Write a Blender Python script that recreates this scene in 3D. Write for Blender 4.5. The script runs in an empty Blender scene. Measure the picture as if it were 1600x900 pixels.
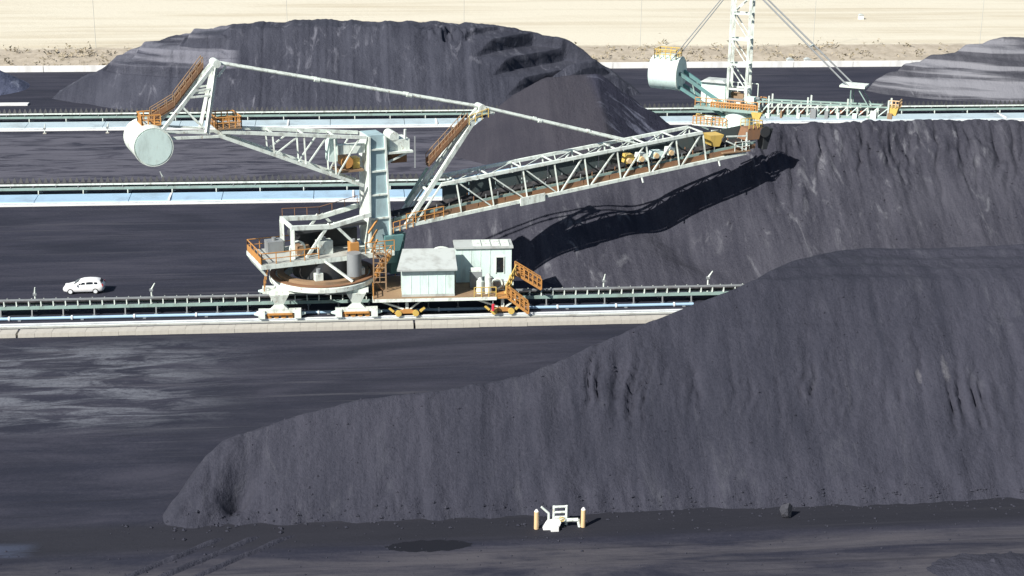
import bpy, math, random
import numpy as np
from mathutils import Vector, Matrix
random.seed(4); R = math.radians
sc = bpy.context.scene
COL = sc.collection

# ------------------------------------------------------------------ camera
F = 2400.0; H = 49.4; PITCH = 17.76; YAW = 6.0; ROLL = 0.65
_p, _y, _r = R(PITCH), R(YAW), R(ROLL)
FW = np.array([math.sin(_y)*math.cos(_p), math.cos(_y)*math.cos(_p), -math.sin(_p)])
_rt = np.array([math.cos(_y), -math.sin(_y), 0.0]); _up = np.cross(_rt, FW)
RT = _rt*math.cos(_r) + _up*math.sin(_r); UP = _up*math.cos(_r) - _rt*math.sin(_r)
EYE = np.array([0.0, 0.0, H])
cam = bpy.data.cameras.new('camera'); cam.sensor_width = 36; cam.lens = 36*F/1600
cam.clip_start = 1; cam.clip_end = 9000
co = bpy.data.objects.new('camera', cam); COL.objects.link(co)
co.matrix_world = Matrix(((RT[0], UP[0], -FW[0], 0), (RT[1], UP[1], -FW[1], 0), (RT[2], UP[2], -FW[2], H), (0, 0, 0, 1)))
sc.camera = co
# ------------------------------------------------------------------ light
SUN_AZ = 229.0      # clockwise from +Y: front-left of the camera
SUN_EL = 38.0
w = bpy.data.worlds.new('World'); sc.world = w; w.use_nodes = True
nt = w.node_tree; bg = nt.nodes['Background']
sky = nt.nodes.new('ShaderNodeTexSky'); sky.sky_type = 'NISHITA'; sky.sun_disc = False
sky.sun_elevation = R(SUN_EL); sky.sun_rotation = R(SUN_AZ)
nt.links.new(sky.outputs[0], bg.inputs[0]); bg.inputs[1].default_value = 0.055
sl = bpy.data.lights.new('sun', 'SUN'); sl.energy = 4.8; sl.angle = R(0.5); sl.color = (1, 0.95, 0.88)
so = bpy.data.objects.new('sun', sl); COL.objects.link(so)
_sd = Vector((math.sin(R(SUN_AZ))*math.cos(R(SUN_EL)), math.cos(R(SUN_AZ))*math.cos(R(SUN_EL)), math.sin(R(SUN_EL))))
so.rotation_euler = _sd.to_track_quat('Z', 'Y').to_euler(); so.location = (0, 0, 120)
vs = sc.view_settings; vs.view_transform = 'Standard'; vs.look = 'None'; vs.gamma = 1; vs.use_curve_mapping = False
vs.exposure = 0.73

# ------------------------------------------------------------------ pixel helpers (a pixel is only a direction)
def ray(px, py): return FW + RT*(px-800)/F - UP*(py-450)/F
def onZ(px, py, z=0.0):
    d = ray(px, py); return EYE + d*((z-H)/d[2])
def onY(px, py, Y):
    d = ray(px, py); return EYE + d*(Y/d[1])
class Frame:
    """upright local frame: u along a boom, v sideways towards the camera, z up"""
    def __init__(s, origin, deg):
        a = R(deg); s.o = np.array(origin, float); s.d = np.array([math.cos(a), math.sin(a), 0]); s.n = np.array([math.sin(a), -math.cos(a), 0])
    def L(s, u, v, z): return s.o + s.d*u + s.n*v + np.array([0, 0, z])
    def S(s, px, py, v=0.0):
        r = ray(px, py); t = ((s.o + s.n*v - EYE) @ s.n)/(r @ s.n); p = EYE + r*t
        return float((p-s.o) @ s.d), float(p[2])

# ------------------------------------------------------------------ numpy noise
def _h(ix, iy, s):
    n = (ix.astype(np.int64)*374761393 + iy.astype(np.int64)*668265263 + s*1442695041) & 0xffffffff
    n = ((n ^ (n >> 13))*1274126177) & 0xffffffff
    return ((n ^ (n >> 16)) & 0xffff)/65535.0
def vn(x, y, s=0):
    x0 = np.floor(x); y0 = np.floor(y); fx = x-x0; fy = y-y0
    fx = fx*fx*(3-2*fx); fy = fy*fy*(3-2*fy)
    a = _h(x0, y0, s); b = _h(x0+1, y0, s); c = _h(x0, y0+1, s); d = _h(x0+1, y0+1, s)
    return (a*(1-fx)+b*fx)*(1-fy) + (c*(1-fx)+d*fx)*fy
def fbm(x, y, s=0, o=4):
    t = 0; a = 0.5
    for k in range(o):
        t = t + a*(vn(x, y, s+k)*2-1); x = x*2.03+7.1; y = y*2.03+3.7; a *= 0.5
    return t
def ss(a, b, x):
    t = np.clip((x-a)/(b-a), 0, 1); return t*t*(3-2*t)
def smin(a, b, k=0.6):
    h = np.clip(0.5+0.5*(b-a)/k, 0, 1); return b*(1-h)+a*h - k*h*(1-h)

# ------------------------------------------------------------------ material helpers
class N:
    def __init__(s, name):
        s.m = bpy.data.materials.new(name); s.m.use_nodes = True; s.t = s.m.node_tree
        s.b = s.t.nodes['Principled BSDF']; s.tc = s.t.nodes.new('ShaderNodeTexCoord')
    def n(s, t, **kw):
        q = s.t.nodes.new(t)
        for k, v in kw.items(): setattr(q, k, v)
        return q
    def l(s, a, b): s.t.links.new(a, b)
    def noise(s, scale=1.0, vec=(1, 1, 1), det=4, rough=0.55, loc=(0, 0, 0), dist=0.0, rot=(0, 0, 0)):
        mp = s.n('ShaderNodeMapping'); mp.inputs['Rotation'].default_value = rot; mp.inputs['Scale'].default_value = vec; mp.inputs['Location'].default_value = loc
        s.l(s.tc.outputs['Object'], mp.inputs[0])
        q = s.n('ShaderNodeTexNoise'); q.inputs['Scale'].default_value = scale; q.inputs['Detail'].default_value = det
        q.inputs['Roughness'].default_value = rough; q.inputs['Distortion'].default_value = dist
        s.l(mp.outputs[0], q.inputs['Vector']); return q.outputs[0]
    def math(s, op, a, b=None, c=None):
        q = s.n('ShaderNodeMath', operation=op)
        for i, v in enumerate((a, b, c)):
            if v is None: continue
            if isinstance(v, (int, float)): q.inputs[i].default_value = v
            else: s.l(v, q.inputs[i])
        return q.outputs[0]
    def rng(s, v, a, b, c=0.0, d=1.0):
        q = s.n('ShaderNodeMapRange', interpolation_type='SMOOTHSTEP')
        for i, x in enumerate((a, b, c, d)): q.inputs[i+1].default_value = x
        s.l(v, q.inputs[0]); return q.outputs[0]
    def mix(s, f, a, b):
        q = s.n('ShaderNodeMix', data_type='RGBA')
        for i, v in ((0, f), (6, a), (7, b)):
            if isinstance(v, (int, float)): q.inputs[i].default_value = v
            elif isinstance(v, tuple): q.inputs[i].default_value = (*v[:3], 1)
            else: s.l(v, q.inputs[i])
        return q.outputs[2]
    def xyz(s):
        q = s.n('ShaderNodeSeparateXYZ'); s.l(s.tc.outputs['Object'], q.inputs[0]); return q.outputs
    def bump(s, h, st=0.5, dist=0.1):
        q = s.n('ShaderNodeBump'); q.inputs['Strength'].default_value = st; q.inputs['Distance'].default_value = dist
        s.l(h, q.inputs['Height']); s.l(q.outputs[0], s.b.inputs['Normal'])
    def out(s, col, rough=0.8, metal=0.0, spec=None):
        if isinstance(col, tuple): s.b.inputs['Base Color'].default_value = (*col[:3], 1)
        else: s.l(col, s.b.inputs['Base Color'])
        if isinstance(rough, (int, float)): s.b.inputs['Roughness'].default_value = rough
        else: s.l(rough, s.b.inputs['Roughness'])
        s.b.inputs['Metallic'].default_value = metal
        if spec is not None: s.b.inputs['Specular IOR Level'].default_value = spec
        return s.m
M = {}
def paint(name, c, rough=0.5, dirt=0.35, rust=0.0, scale=0.8, dirtcol=(0.10, 0.085, 0.07)):
    k = N(name)
    f = k.rng(k.noise(scale, (1, 1, 0.35), 6, 0.65), 0.45, 0.75, 0, dirt)
    col = k.mix(f, c, dirtcol)
    if rust:
        g = k.rng(k.noise(scale*2.3, (1, 1, 0.5), 5, 0.6, (7, 3, 1)), 0.60, 0.68, 0, rust); col = k.mix(g, col, (0.22, 0.09, 0.03))
    k.bump(k.noise(6, det=3), 0.08, 0.02)
    M[name] = k.out(col, rough); return M[name]
paint('white_steel', (0.67, 0.745, 0.69), 0.5, 0.6, 0.55, 1.8)
paint('mint_panel', (0.60, 0.75, 0.71), 0.5, 0.3, 0.12, 1.1)
paint('grey_roof', (0.42, 0.46, 0.45), 0.6, 0.45)
paint('deck_grey', (0.40, 0.42, 0.39), 0.7, 0.5)
paint('column_shade_blue', (0.33, 0.46, 0.49), 0.5, 0.35, 0.1)  # shade of the column's wide face put into its paint
paint('guard_dark', (0.055, 0.075, 0.078), 0.6, 0.5)
paint('far_sky_blue', (0.40, 0.50, 0.55), 0.45, 0.4, 0, 0.25)  # sky reflected by the far concrete strip, put into its colour
paint('teal_steel', (0.10, 0.22, 0.22), 0.5, 0.4)
paint('green_steel', (0.25, 0.36, 0.33), 0.5, 0.45)
paint('pale_blue', (0.31, 0.46, 0.60), 0.45, 0.35, 0, 0.25)  # pipe paint; on the middle strip it stands in for reflected sky
paint('orange_rail', (0.46, 0.225, 0.065), 0.5, 0.3)
paint('yellow_steel', (0.55, 0.39, 0.10), 0.5, 0.35)
paint('rust_mesh', (0.22, 0.115, 0.06), 0.8, 0.5)
paint('brown_deck', (0.25, 0.165, 0.095), 0.8, 0.5)
paint('dark_steel', (0.030, 0.034, 0.038), 0.6, 0.3)
paint('grey_steel', (0.22, 0.24, 0.25), 0.5, 0.4)
paint('car_white', (0.85, 0.86, 0.86), 0.25, 0.08)
paint('tan_post', (0.62, 0.44, 0.24), 0.6, 0.3)
paint('red_tank', (0.65, 0.03, 0.06), 0.4, 0.1)
paint('red_brown', (0.34, 0.12, 0.06), 0.7, 0.4)
paint('concrete', (0.42, 0.405, 0.36), 0.85, 0.3, 0, 1.2, (0.16, 0.15, 0.14))
paint('white_wall', (0.70, 0.71, 0.70), 0.8, 0.25, 0, 0.5)
paint('rail_top', (0.72, 0.76, 0.78), 0.35, 0.25, 0, 0.5)
k = N('rubber'); M['rubber'] = k.out((0.012, 0.012, 0.013), 0.8)
k = N('belt'); M['belt'] = k.out(k.mix(k.rng(k.noise(1.5, det=6), 0.4, 0.7), (0.012, 0.012, 0.014), (0.05, 0.048, 0.05)), 0.75)
k = N('glass_dark'); M['glass'] = k.out((0.012, 0.016, 0.02), 0.08)
k = N('lamp_lens'); M['lens'] = k.out((0.7, 0.72, 0.72), 0.15)
k = N('lamp_red'); M['tail'] = k.out((0.35, 0.02, 0.02), 0.2)

def coal(name, dark, light, streak=0.35, dust=0.0, big=0.06, dustcol=(0.20, 0.20, 0.21), bump=0.6, grain=1.0, band=0.0, side=None, bandx=None, spots=False):
    k = N(name)
    a = k.noise(big, (1, 1, 1), 5, 0.6); b = k.noise(1.0, (0.9, 0.10, 0.10), 6, 0.66, dist=0.4, rot=(0, 0, 0.22)); c = k.noise(5*grain, det=6, rough=0.7)
    f = k.math('ADD', k.math('MULTIPLY', a, 0.45), k.math('ADD', k.math('MULTIPLY', b, streak), k.math('MULTIPLY', c, 0.35)))
    m = 0.5*(0.45+streak+0.35)
    col = k.mix(k.rng(f, m-0.16, m+0.16), dark, light)
    if dust:
        d = k.math('MULTIPLY', k.rng(k.noise(0.5, (1.2, 0.35, 0.35), 7, 0.7, (3, 9, 2), 0.8), 0.53, 0.70), k.rng(k.noise(0.09, det=2, loc=(5, 1, 0)), 0.38, 0.60))
        col = k.mix(k.math('MULTIPLY', d, dust), col, dustcol)
    if band:      # dusty layers left by successive cuts
        d = k.rng(k.noise(1.0, (0.022, 0.03, 0.50), 5, 0.55, (2, 5, 1), 0.35), 0.46, 0.56)
        if bandx is not None:
            sx, sy, sz = k.xyz(); d = k.math('MULTIPLY', k.math('MULTIPLY', d, k.rng(sx, bandx-1.5, bandx+0.5, 1, 0)), k.rng(sz, 5.5, 6.5))
        col = k.mix(k.math('MULTIPLY', d, band), col, dustcol)
    if spots:     # two pale ash-coloured patches on the face
        sx, sy, sz = k.xyz()
        for x_, z_, rx, rz in ((45.7, 6.9, 0.34, 0.75), (43.4, 6.6, 0.24, 0.42)):
            q = k.math('ADD', k.math('POWER', k.math('DIVIDE', k.math('SUBTRACT', sx, x_), rx), 2.0), k.math('POWER', k.math('DIVIDE', k.math('SUBTRACT', sz, z_), rz), 2.0))
            col = k.mix(k.rng(k.math('ADD', q, k.math('MULTIPLY', k.noise(2.5, det=6, rough=0.7), 3.2)), 1.2, 3.0, 0.7, 0), col, (0.13, 0.13, 0.145))
    if side is not None:      # pale wet-washed streaks on one end of the heap
        sx, sy, sz = k.xyz(); e = k.rng(k.math('ADD', sx, k.math('MULTIPLY', sz, 0.35)), side, side+2.0)
        col = k.mix(k.math('MULTIPLY', e, 0.85), col, k.mix(k.rng(k.noise(1.0, (0.10, 0.65, 0.10), 5, 0.65, (1, 2, 3), 0.3), 0.50, 0.64), (0.022, 0.024, 0.042), (0.13, 0.14, 0.19)))
    h = k.math('ADD', k.noise(2.2, det=8, rough=0.7), k.math('MULTIPLY', k.noise(1.3, (1, 0.15, 0.15), 5, 0.6), 0.8))
    k.bump(k.math('ADD', h, k.math('MULTIPLY', k.noise(0.7, det=6, rough=0.65), 1.3)), bump, 0.30)
    M[name] = k.out(col, 0.9, 0, 0.25); return M[name]
coal('coal_near', (0.0205, 0.0225, 0.0345), (0.0415, 0.0430, 0.0600), 0.45, 0.25, dustcol=(0.11, 0.115, 0.135), spots=True, big=0.045)
coal('coal_mid', (0.0225, 0.0235, 0.0350), (0.055, 0.056, 0.072), 0.5, 0.7, dustcol=(0.155, 0.16, 0.18))
coal('coal_far', (0.0215, 0.0240, 0.0370), (0.053, 0.057, 0.077), 0.3, 0.6, dustcol=(0.17, 0.175, 0.21), band=0.7, bandx=-19.0)
coal('coal_pale', (0.028, 0.030, 0.040), (0.070, 0.072, 0.087), 0.3, 0.7, dustcol=(0.20, 0.205, 0.23), band=0.8)
coal('coal_brown', (0.0230, 0.0230, 0.0330), (0.041, 0.0400, 0.0510), 0.3, 0.0, side=36.5)

# ------------------------------------------------------------------ mesh helpers
class MB:
    def __init__(s): s.v = []; s.f = []
    def add(s, vs, fs):
        o = len(s.v); s.v += [tuple(map(float, p)) for p in vs]; s.f += [tuple(i+o for i in f) for f in fs]; return s
    def hexa(s, a):        # 8 corners: bottom ring 0-3, top ring 4-7
        return s.add(a, [(3, 2, 1, 0), (4, 5, 6, 7), (0, 1, 5, 4), (1, 2, 6, 5), (2, 3, 7, 6), (3, 0, 4, 7)])
    def box(s, c, d, fr=None):
        cx, cy, cz = c; x, y, z = d[0]/2, d[1]/2, d[2]/2
        a = [(cx+i*x, cy+j*y, cz+q*z) for q in (-1, 1) for i, j in ((-1, -1), (1, -1), (1, 1), (-1, 1))]
        if fr: a = [fr.L(*p) for p in [(u, -v, z_) for u, v, z_ in [(p[0], -p[1], p[2]) for p in a]]]
        return s.hexa(a)
    def beam(s, p, q, wd=0.2, ht=None, up=(0, 0, 1)):
        p = Vector(p); q = Vector(q); ht = ht or wd; t = (q-p).normalized(); up = Vector(up)
        if abs(t.dot(up)) > 0.98: up = Vector((1, 0, 0))
        x = t.cross(up).normalized(); y = x.cross(t)
        a = [b+x*i*wd/2+y*j*ht/2 for b in (p, q) for i, j in ((-1, -1), (1, -1), (1, 1), (-1, 1))]
        return s.hexa(a)
    def tube(s, p, q, r=0.1, n=8, r2=None, cap=True):
        p = Vector(p); q = Vector(q); r2 = r if r2 is None else r2; t = (q-p).normalized()
        up = Vector((0, 0, 1)) if abs(t.z) < 0.9 else Vector((1, 0, 0)); x = t.cross(up).normalized(); y = x.cross(t)
        vs = [b+(x*math.cos(2*math.pi*i/n)+y*math.sin(2*math.pi*i/n))*rr for b, rr in ((p, r), (q, r2)) for i in range(n)]
        fs = [(i, (i+1) % n, n+(i+1) % n, n+i) for i in range(n)]
        if cap: fs += [tuple(range(n-1, -1, -1)), tuple(range(n, 2*n))]
        return s.add(vs, fs)
    def ring(s, c, prof, n=40):   # lathe of a closed (r,z) profile about vertical axis at c
        m = len(prof); vs = [(c[0]+r*math.cos(2*math.pi*i/n), c[1]+r*math.sin(2*math.pi*i/n), c[2]+z) for i in range(n) for r, z in prof]
        return s.add(vs, [(i*m+j, ((i+1) % n)*m+j, ((i+1) % n)*m+(j+1) % m, i*m+(j+1) % m) for i in range(n) for j in range(m)])
    def torus(s, c, ax, R0, r, n=28, k=6):
        ax = Vector(ax).normalized(); up = Vector((0, 0, 1)) if abs(ax.z) < 0.9 else Vector((1, 0, 0)); x = ax.cross(up).normalized(); y = ax.cross(x); c = Vector(c)
        vs = []
        for i in range(n):
            e = x*math.cos(2*math.pi*i/n)+y*math.sin(2*math.pi*i/n)
            for j in range(k): vs.append(c+e*(R0+r*math.cos(2*math.pi*j/k))+ax*r*math.sin(2*math.pi*j/k))
        return s.add(vs, [(i*k+j, ((i+1) % n)*k+j, ((i+1) % n)*k+(j+1) % k, i*k+(j+1) % k) for i in range(n) for j in range(k)])
    def rail(s, pts, h=1.05, r=0.04, sp=1.5, mid=True):
        for a, b in zip(pts[:-1], pts[1:]):
            a = Vector(a); b = Vector(b); z = Vector((0, 0, h)); n = max(1, round((b-a).length/sp))
            s.tube(a+z, b+z, r, 5)
            if mid: s.tube(a+z*0.5, b+z*0.5, r*0.8, 5)
            for i in range(n+1): c = a.lerp(b, i/n); s.tube(c, c+z, r, 5)
        return s
    def build(s, name, mat, parent=None, smooth=False, root=None):
        me = bpy.data.meshes.new(name); off = Vector((0, 0, 0))
        q = parent
        while q is not None: off += q.location; q = q.parent
        me.from_pydata([(x-off.x, y-off.y, z-off.z) for x, y, z in s.v], [], s.f)
        me.materials.append(M[mat]); me.validate()
        import bmesh
        bm = bmesh.new(); bm.from_mesh(me); bmesh.ops.recalc_face_normals(bm, faces=bm.faces); bm.to_mesh(me); bm.free()
        if smooth:
            me.polygons.foreach_set('use_smooth', [True]*len(me.polygons)); me.set_sharp_from_angle(angle=R(40))
        o = bpy.data.objects.new(name, me); COL.objects.link(o); o.parent = parent
        return o
def mesh_obj(name, me, parent, loc):
    o = bpy.data.objects.new(name, me); COL.objects.link(o); o.parent = parent; o.location = loc; return o
def tag(o, label=None, cat=None, group=None, kind=None):
    for a, b in (('label', label), ('category', cat), ('group', group), ('kind', kind)):
        if b: o[a] = b
    return o
def thing(name, label, cat, loc=(0, 0, 0), group=None):
    o = bpy.data.objects.new(name, None); COL.objects.link(o); o.location = [float(x) for x in loc]; o.empty_display_size = 0.3
    return tag(o, label, cat, group)

# ================================================================== GROUND
k = N('yard_ground'); X, Y, Z = k.xyz()
st = k.noise(1.0, (0.05, 0.32, 1), 7, 0.66, dist=0.6); st2 = k.noise(1.0, (0.13, 0.55, 1), 8, 0.70, (4, 7, 0), 0.9); gr = k.noise(3.0, det=7, rough=0.7)
col = k.mix(k.rng(k.math('ADD', k.math('MULTIPLY', st, 0.7), k.math('MULTIPLY', gr, 0.3)), 0.36, 0.64), (0.0135, 0.0155, 0.0285), (0.036, 0.0365, 0.0530))
lg = k.noise(1.0, (0.035, 0.12, 1), 6, 0.65, (9, 2, 0), 1.2); col = k.mix(k.rng(lg, 0.38, 0.58, 0.55, 0), col, (0.010, 0.012, 0.022))
def zone(x0, x1, y0, y1, fx=6.0, fy=3.0):
    return k.math('MULTIPLY', k.math('MULTIPLY', k.rng(X, x0-fx, x0+fx), k.rng(X, x1-fx, x1+fx, 1, 0)), k.math('MULTIPLY', k.rng(Y, y0-fy, y0+fy), k.rng(Y, y1-fy, y1+fy, 1, 0)))
pale = k.math('MULTIPLY', zone(-80, -14, 119, 138.5, 7, 3), k.rng(st2, 0.42, 0.60)); col = k.mix(k.math('MULTIPLY', k.math('MULTIPLY', pale, 0.85), k.rng(gr, 0.25, 0.6, 0.45, 1.0)), col, (0.135, 0.145, 0.170))
pale2 = k.math('MULTIPLY', zone(-200, 24, 204, 234, 8, 2), k.rng(st2, 0.36, 0.56)); col = k.mix(k.math('MULTIPLY', pale2, 0.75), col, (0.105, 0.105, 0.13))
pale3 = k.math('MULTIPLY', zone(-200, 400, 84, 95.0, 8, 0.8), k.rng(st, 0.35, 0.62)); col = k.mix(k.math('MULTIPLY', pale3, 0.7), col, (0.075, 0.072, 0.080))
pb = k.math('MULTIPLY', zone(-40, -22.6, 96.4, 98.2, 0.8, 0.5), k.rng(st2, 0.40, 0.6)); col = k.mix(pb, col, (0.10, 0.13, 0.22))
dst = k.math('MULTIPLY', k.rng(k.noise(1.0, (0.018, 1.1, 1), 6, 0.7, (3, 3, 0), 0.6), 0.54, 0.66), k.rng(k.noise(0.03, det=3, loc=(2, 2, 0)), 0.40, 0.60)); col = k.mix(k.math('MULTIPLY', dst, 0.5), col, (0.085, 0.085, 0.098))
rut = k.rng(k.noise(1.0, (0.02, 2.2, 1), 3, 0.5, (1, 8, 0), 0.4), 0.60, 0.66); col = k.mix(k.math('MULTIPLY', rut, 0.35), col, (0.010, 0.011, 0.018))
wet = zone(-30, 90, 96.2, 100.5, 8, 0.9); col = k.mix(k.math('MULTIPLY', wet, 0.8), col, (0.013, 0.014, 0.020))
k.bump(k.math('ADD', k.noise(1.0, (0.4, 1.6, 1), 6, 0.65), k.math('MULTIPLY', gr, 0.4)), 0.5, 0.10)
M['yard'] = k.out(col, 0.88, 0, 0.3)
g = MB(); g.add([(-1500, -300, 0), (1500, -300, 0), (1500, 291, 0), (-1500, 291, 0)], [(0, 1, 2, 3)])
tag(g.build('ground', 'yard'), 'dark coal dust covered yard ground', kind='structure')
# field beyond the yard: low scrub bank, then pale dry grassland
k = N('field_ground'); X, Y, Z = k.xyz()
a = k.noise(1.0, (0.012, 0.10, 1), 7, 0.62, dist=0.5); b = k.noise(0.5, det=8, rough=0.7); c = k.noise(1.0, (0.02, 0.35, 1), 5, 0.6, (8, 1, 0))
dry = k.mix(k.rng(k.math('ADD', k.math('MULTIPLY', a, 0.7), k.math('MULTIPLY', c, 0.3)), 0.34, 0.56), (0.47, 0.425, 0.325), (0.575, 0.545, 0.445))
scrub = k.mix(k.rng(b, 0.4, 0.62), (0.31, 0.275, 0.22), (0.39, 0.35, 0.285))
bank = k.rng(k.math('ADD', Y, k.math('MULTIPLY', b, 4.0)), 305.5, 308.5)
k.bump(b, 0.5, 0.3)
M['field'] = k.out(k.mix(bank, scrub, dry), 0.95, 0, 0.1)
g = MB(); xs = np.concatenate([[-4000, -1200, -400], np.arange(-160, 321, 8.0), [500, 1400, 4000]]); ys = [290.5, 292, 294, 297, 300, 303, 306, 310, 330, 420, 800, 2000, 8000]; zs = [-0.1, 0.05, 0.25, 0.8, 1.3, 1.7, 1.9, 2.0, 2.0, 2.0, 2.0, 2, 2]
vs = [(x, y, z+(0.25*math.sin(x*0.7+y*1.3) if 0.2 < z < 1.9 else 0)) for y, z in zip(ys, zs) for x in xs]; n = len(xs)
g.add(vs, [(j*n+i, j*n+i+1, (j+1)*n+i+1, (j+1)*n+i) for j in range(len(ys)-1) for i in range(n-1)])
tag(g.build('field', 'field', smooth=True), 'pale dry grassland rising behind the yard', kind='structure')

# ================================================================== COAL PILES
def pile(name, x0, x1, y0, y1, res, hf, mat, label, ns=0.10):
    xs = np.arange(x0, x1+res, res); ys = np.arange(y0, y1+res, res)
    Xg, Yg = np.meshgrid(xs, ys); h = hf(Xg, Yg)
    Zg = np.maximum(h, -0.25); n = len(xs)
    ok = h > -0.05
    vs = np.stack([Xg, Yg, Zg], -1).reshape(-1, 3)
    okf = (ok[:-1, :-1] | ok[1:, :-1] | ok[:-1, 1:] | ok[1:, 1:])
    idx = np.arange(n*len(ys)).reshape(len(ys), n)
    q = np.stack([idx[:-1, :-1], idx[:-1, 1:], idx[1:, 1:], idx[1:, :-1]], -1)[okf]
    used = np.unique(q); remap = -np.ones(len(vs), int); remap[used] = np.arange(len(used))
    me = bpy.data.meshes.new(name); me.from_pydata(vs[used].tolist(), [], remap[q].tolist()); me.materials.append(M[mat])
    me.polygons.foreach_set('use_smooth', [True]*len(me.polygons))
    o = bpy.data.objects.new(name, me); COL.objects.link(o)
    return tag(o, label, 'coal pile')
def curve(pts, Yc):
    P = [onY(px, py, Yc) for px, py in pts]; return np.array([p[0] for p in P]), np.array([p[2] for p in P])

# --- nearest pile: front face on one plane, ridge sinking to the left
rid = []
for px, py in ((262, 775), (300, 722), (345, 688), (440, 655), (540, 628), (690, 608), (830, 582), (900, 550), (960, 524), (1040, 490), (1100, 465), (1140, 449), (1180, 430)):
    best = None
    for Yc in np.arange(100, 123, 0.1):
        p = onY(px, py, Yc); e = abs(p[2]-(Yc-100.0)*0.80)
        if best is None or e < best[0]: best = (e, p)
    rid.append(best[1])
rid += [onY(1215, 415, 119.6), onY(1255, 402, 122.2), onY(1300, 393, 123.6), onY(1350, 387, 124.6)]
rid = np.array(rid)
def h_near(X, Y):
    wob = fbm(X*0.12, Y*0.12, 3)*0.9
    front = (Y-100.0-0.5*fbm(X*0.1, Y*0, 5)*2)*0.80 + (0.5*fbm(X*0.55, Y*0.3, 33)+0.25)*ss(104.0, 100.5, Y)
    front = np.minimum(front, 6.0+(front-6.0)*0.93)
    back = (140.2-Y)*0.80
    top = 12.35+0.3*fbm(X*0.15, Y*0.8, 9) + 0.16*np.sin(Y*2.3+0.15*X+2*fbm(X*0.1, Y*0.1, 2))*ss(112, 118, Y)
    rx, ry, rz = rid[:, 0], rid[:, 1], rid[:, 2]
    RY = np.interp(X, rx, ry); RZ = np.interp(X, rx, rz)
    RZ = np.where(X > rx[-1], RZ+(X-rx[-1])*0.3, RZ); RZ = np.where(X < rx[0], RZ-(rx[0]-X)*2.2, RZ)
    RY = np.where(X > rx[-1], RY+(X-rx[-1])*0.5, RY)
    bk2 = RZ-(Y-RY)*0.62
    h = smin(smin(front, np.minimum(back, bk2), 0.5), top, 0.5)
    lump = np.exp(-((X+9.0-0.5*(Y-102))**2/0.9+(Y-102.0)**2/2.2))   # hollow and slumped toe at the left end
    h = h - 1.5*lump + 0.75*np.exp(-((X+10.9)**2/1.8+(Y-101.0)**2/1.3)) + 0.4*np.exp(-((X+9.3)**2/0.5+(Y-104.8)**2/0.8)) + 0.55*fbm(X*0.9, Y*0.9, 31)*ss(-4, -12, X)
    h = smin(h, (X+14.1+0.5*fbm(Y*0.5, X*0, 38))*1.25, 0.9)
    fr = ss(0.5, 2.5, h)*ss(121, 112, Y)
    bx = X-0.25*(Y-108)+0.35*fbm(X*0.3, Y*0.4, 12)*3
    rill = (1-np.abs(fbm(bx*1.45, Y*0.05, 14, 2))*3.6); rill = np.clip(rill, 0, 1)**4
    z1 = 5.9+1.5*fbm(X*0.3, X*0, 17)
    band = np.exp(-((h-z1)/1.7)**2)*(0.45+1.3*ss(-0.1, 0.3, fbm(X*0.2, X*0, 44)))*ss(12, 17, X)
    h = h - rill*band*0.55*fr + 0.25*np.exp(-((h-8.2)/1.1)**2)*fbm(X*0.35, Y*0.2, 47)*fr*ss(12, 18, X)
    h = h - 0.22*ss(9.4, 9.9, h+0.4*fbm(X*0.2, Y*0, 15))*fr*ss(24, 32, X)       # slump break line
    h = h + fr*(0.16*fbm(bx*0.8, Y*0.10, 21) + 0.10*fbm(X*0.12, Y*0.12, 22)) + 0.06*fbm(X*1.9, Y*1.9, 23)
    h = h + 0.28*np.exp(-np.abs(Y-100.6)/0.8)*np.clip(fbm(X*0.7, Y*0.7, 25), 0, 1)*2*ss(20, 28, X)
    return h + wob*0.18*ss(0.3, 3, h)
pile('coal_pile', -22, 78, 97, 142, 0.22, h_near, 'coal_near', 'long flat topped coal pile with rilled face behind the small white hydrant', 0.1)

# --- pile under the boom
cx, cz = curve([(618, 352), (640, 342), (760, 292), (900, 264), (1050, 236), (1130, 212), (1175, 192), (1300, 184), (1400, 182), (1450, 181), (1600, 180), (1700, 180)], 172)
def h_mid(X, Y):
    crest = np.interp(X, cx, cz); crest = np.where(X < cx[0], cz[0]-(cx[0]-X)*0.75, crest)
    ax = 172.0
    crest = crest + 0.22*fbm(X*0.45, Y*0, 4)*2*ss(44, 48, X)
    toe = 0.9*fbm(X*0.06, X*0, 8)
    sl = np.where(Y < ax, 0.715+(np.clip(crest/19.4, 0.40, 0.72)-0.715)*ss(12, 22, X), 0.75)
    h = crest - np.abs(Y-ax+0.4*fbm(X*0.2, X*0, 6))*sl
    h = smin(h, crest-0.45+0*X, 0.7)
    # newer cone leaning on an older lower heap: a hollow between them
    h = h - 1.5*np.exp(-((X-(36.0-(Y-158)*0.5))/3.2)**2)*ss(153, 158, Y)*ss(171, 165, Y)
    g = X - 0.20*(Y-160) + 0.7*fbm(X*0.25, Y*0.35, 2)
    rid_ = 1-np.clip(np.abs(fbm(g*0.42, Y*0.05, 61, 4))*3.2, 0, 1)
    m = 0.8*ss(42, 47, X)*(0.3*ss(2.0, 5.0, h)+0.7*ss(4.5, 10.5, h))*(0.25+0.75*ss(172.5, 169, Y))
    up_ = ss(6.5, 12.5, h)
    h = h + m*(0.5*fbm(g*0.45, Y*0.06, 71, 3) - (0.40+0.55*up_)*rid_**2.4 + (0.28+0.40*up_)*fbm(g*1.0, Y*0.30, 77, 4))
    h = h + m*0.55*fbm(X*0.28, Y*0.3, 87, 4)
    h = h + m*(0.22+0.5*up_)*np.clip(fbm(X*0.6+Y*0.2, Y*0.5, 83, 4), 0, 1)*1.4
    h = h + 0.25*fbm(X*0.14, Y*0.14, 41)*ss(0.2, 2, h) + 0.05*fbm(X*1.4, Y*1.4, 43)
    return h + toe*0.3*ss(0, 1, h)
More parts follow.
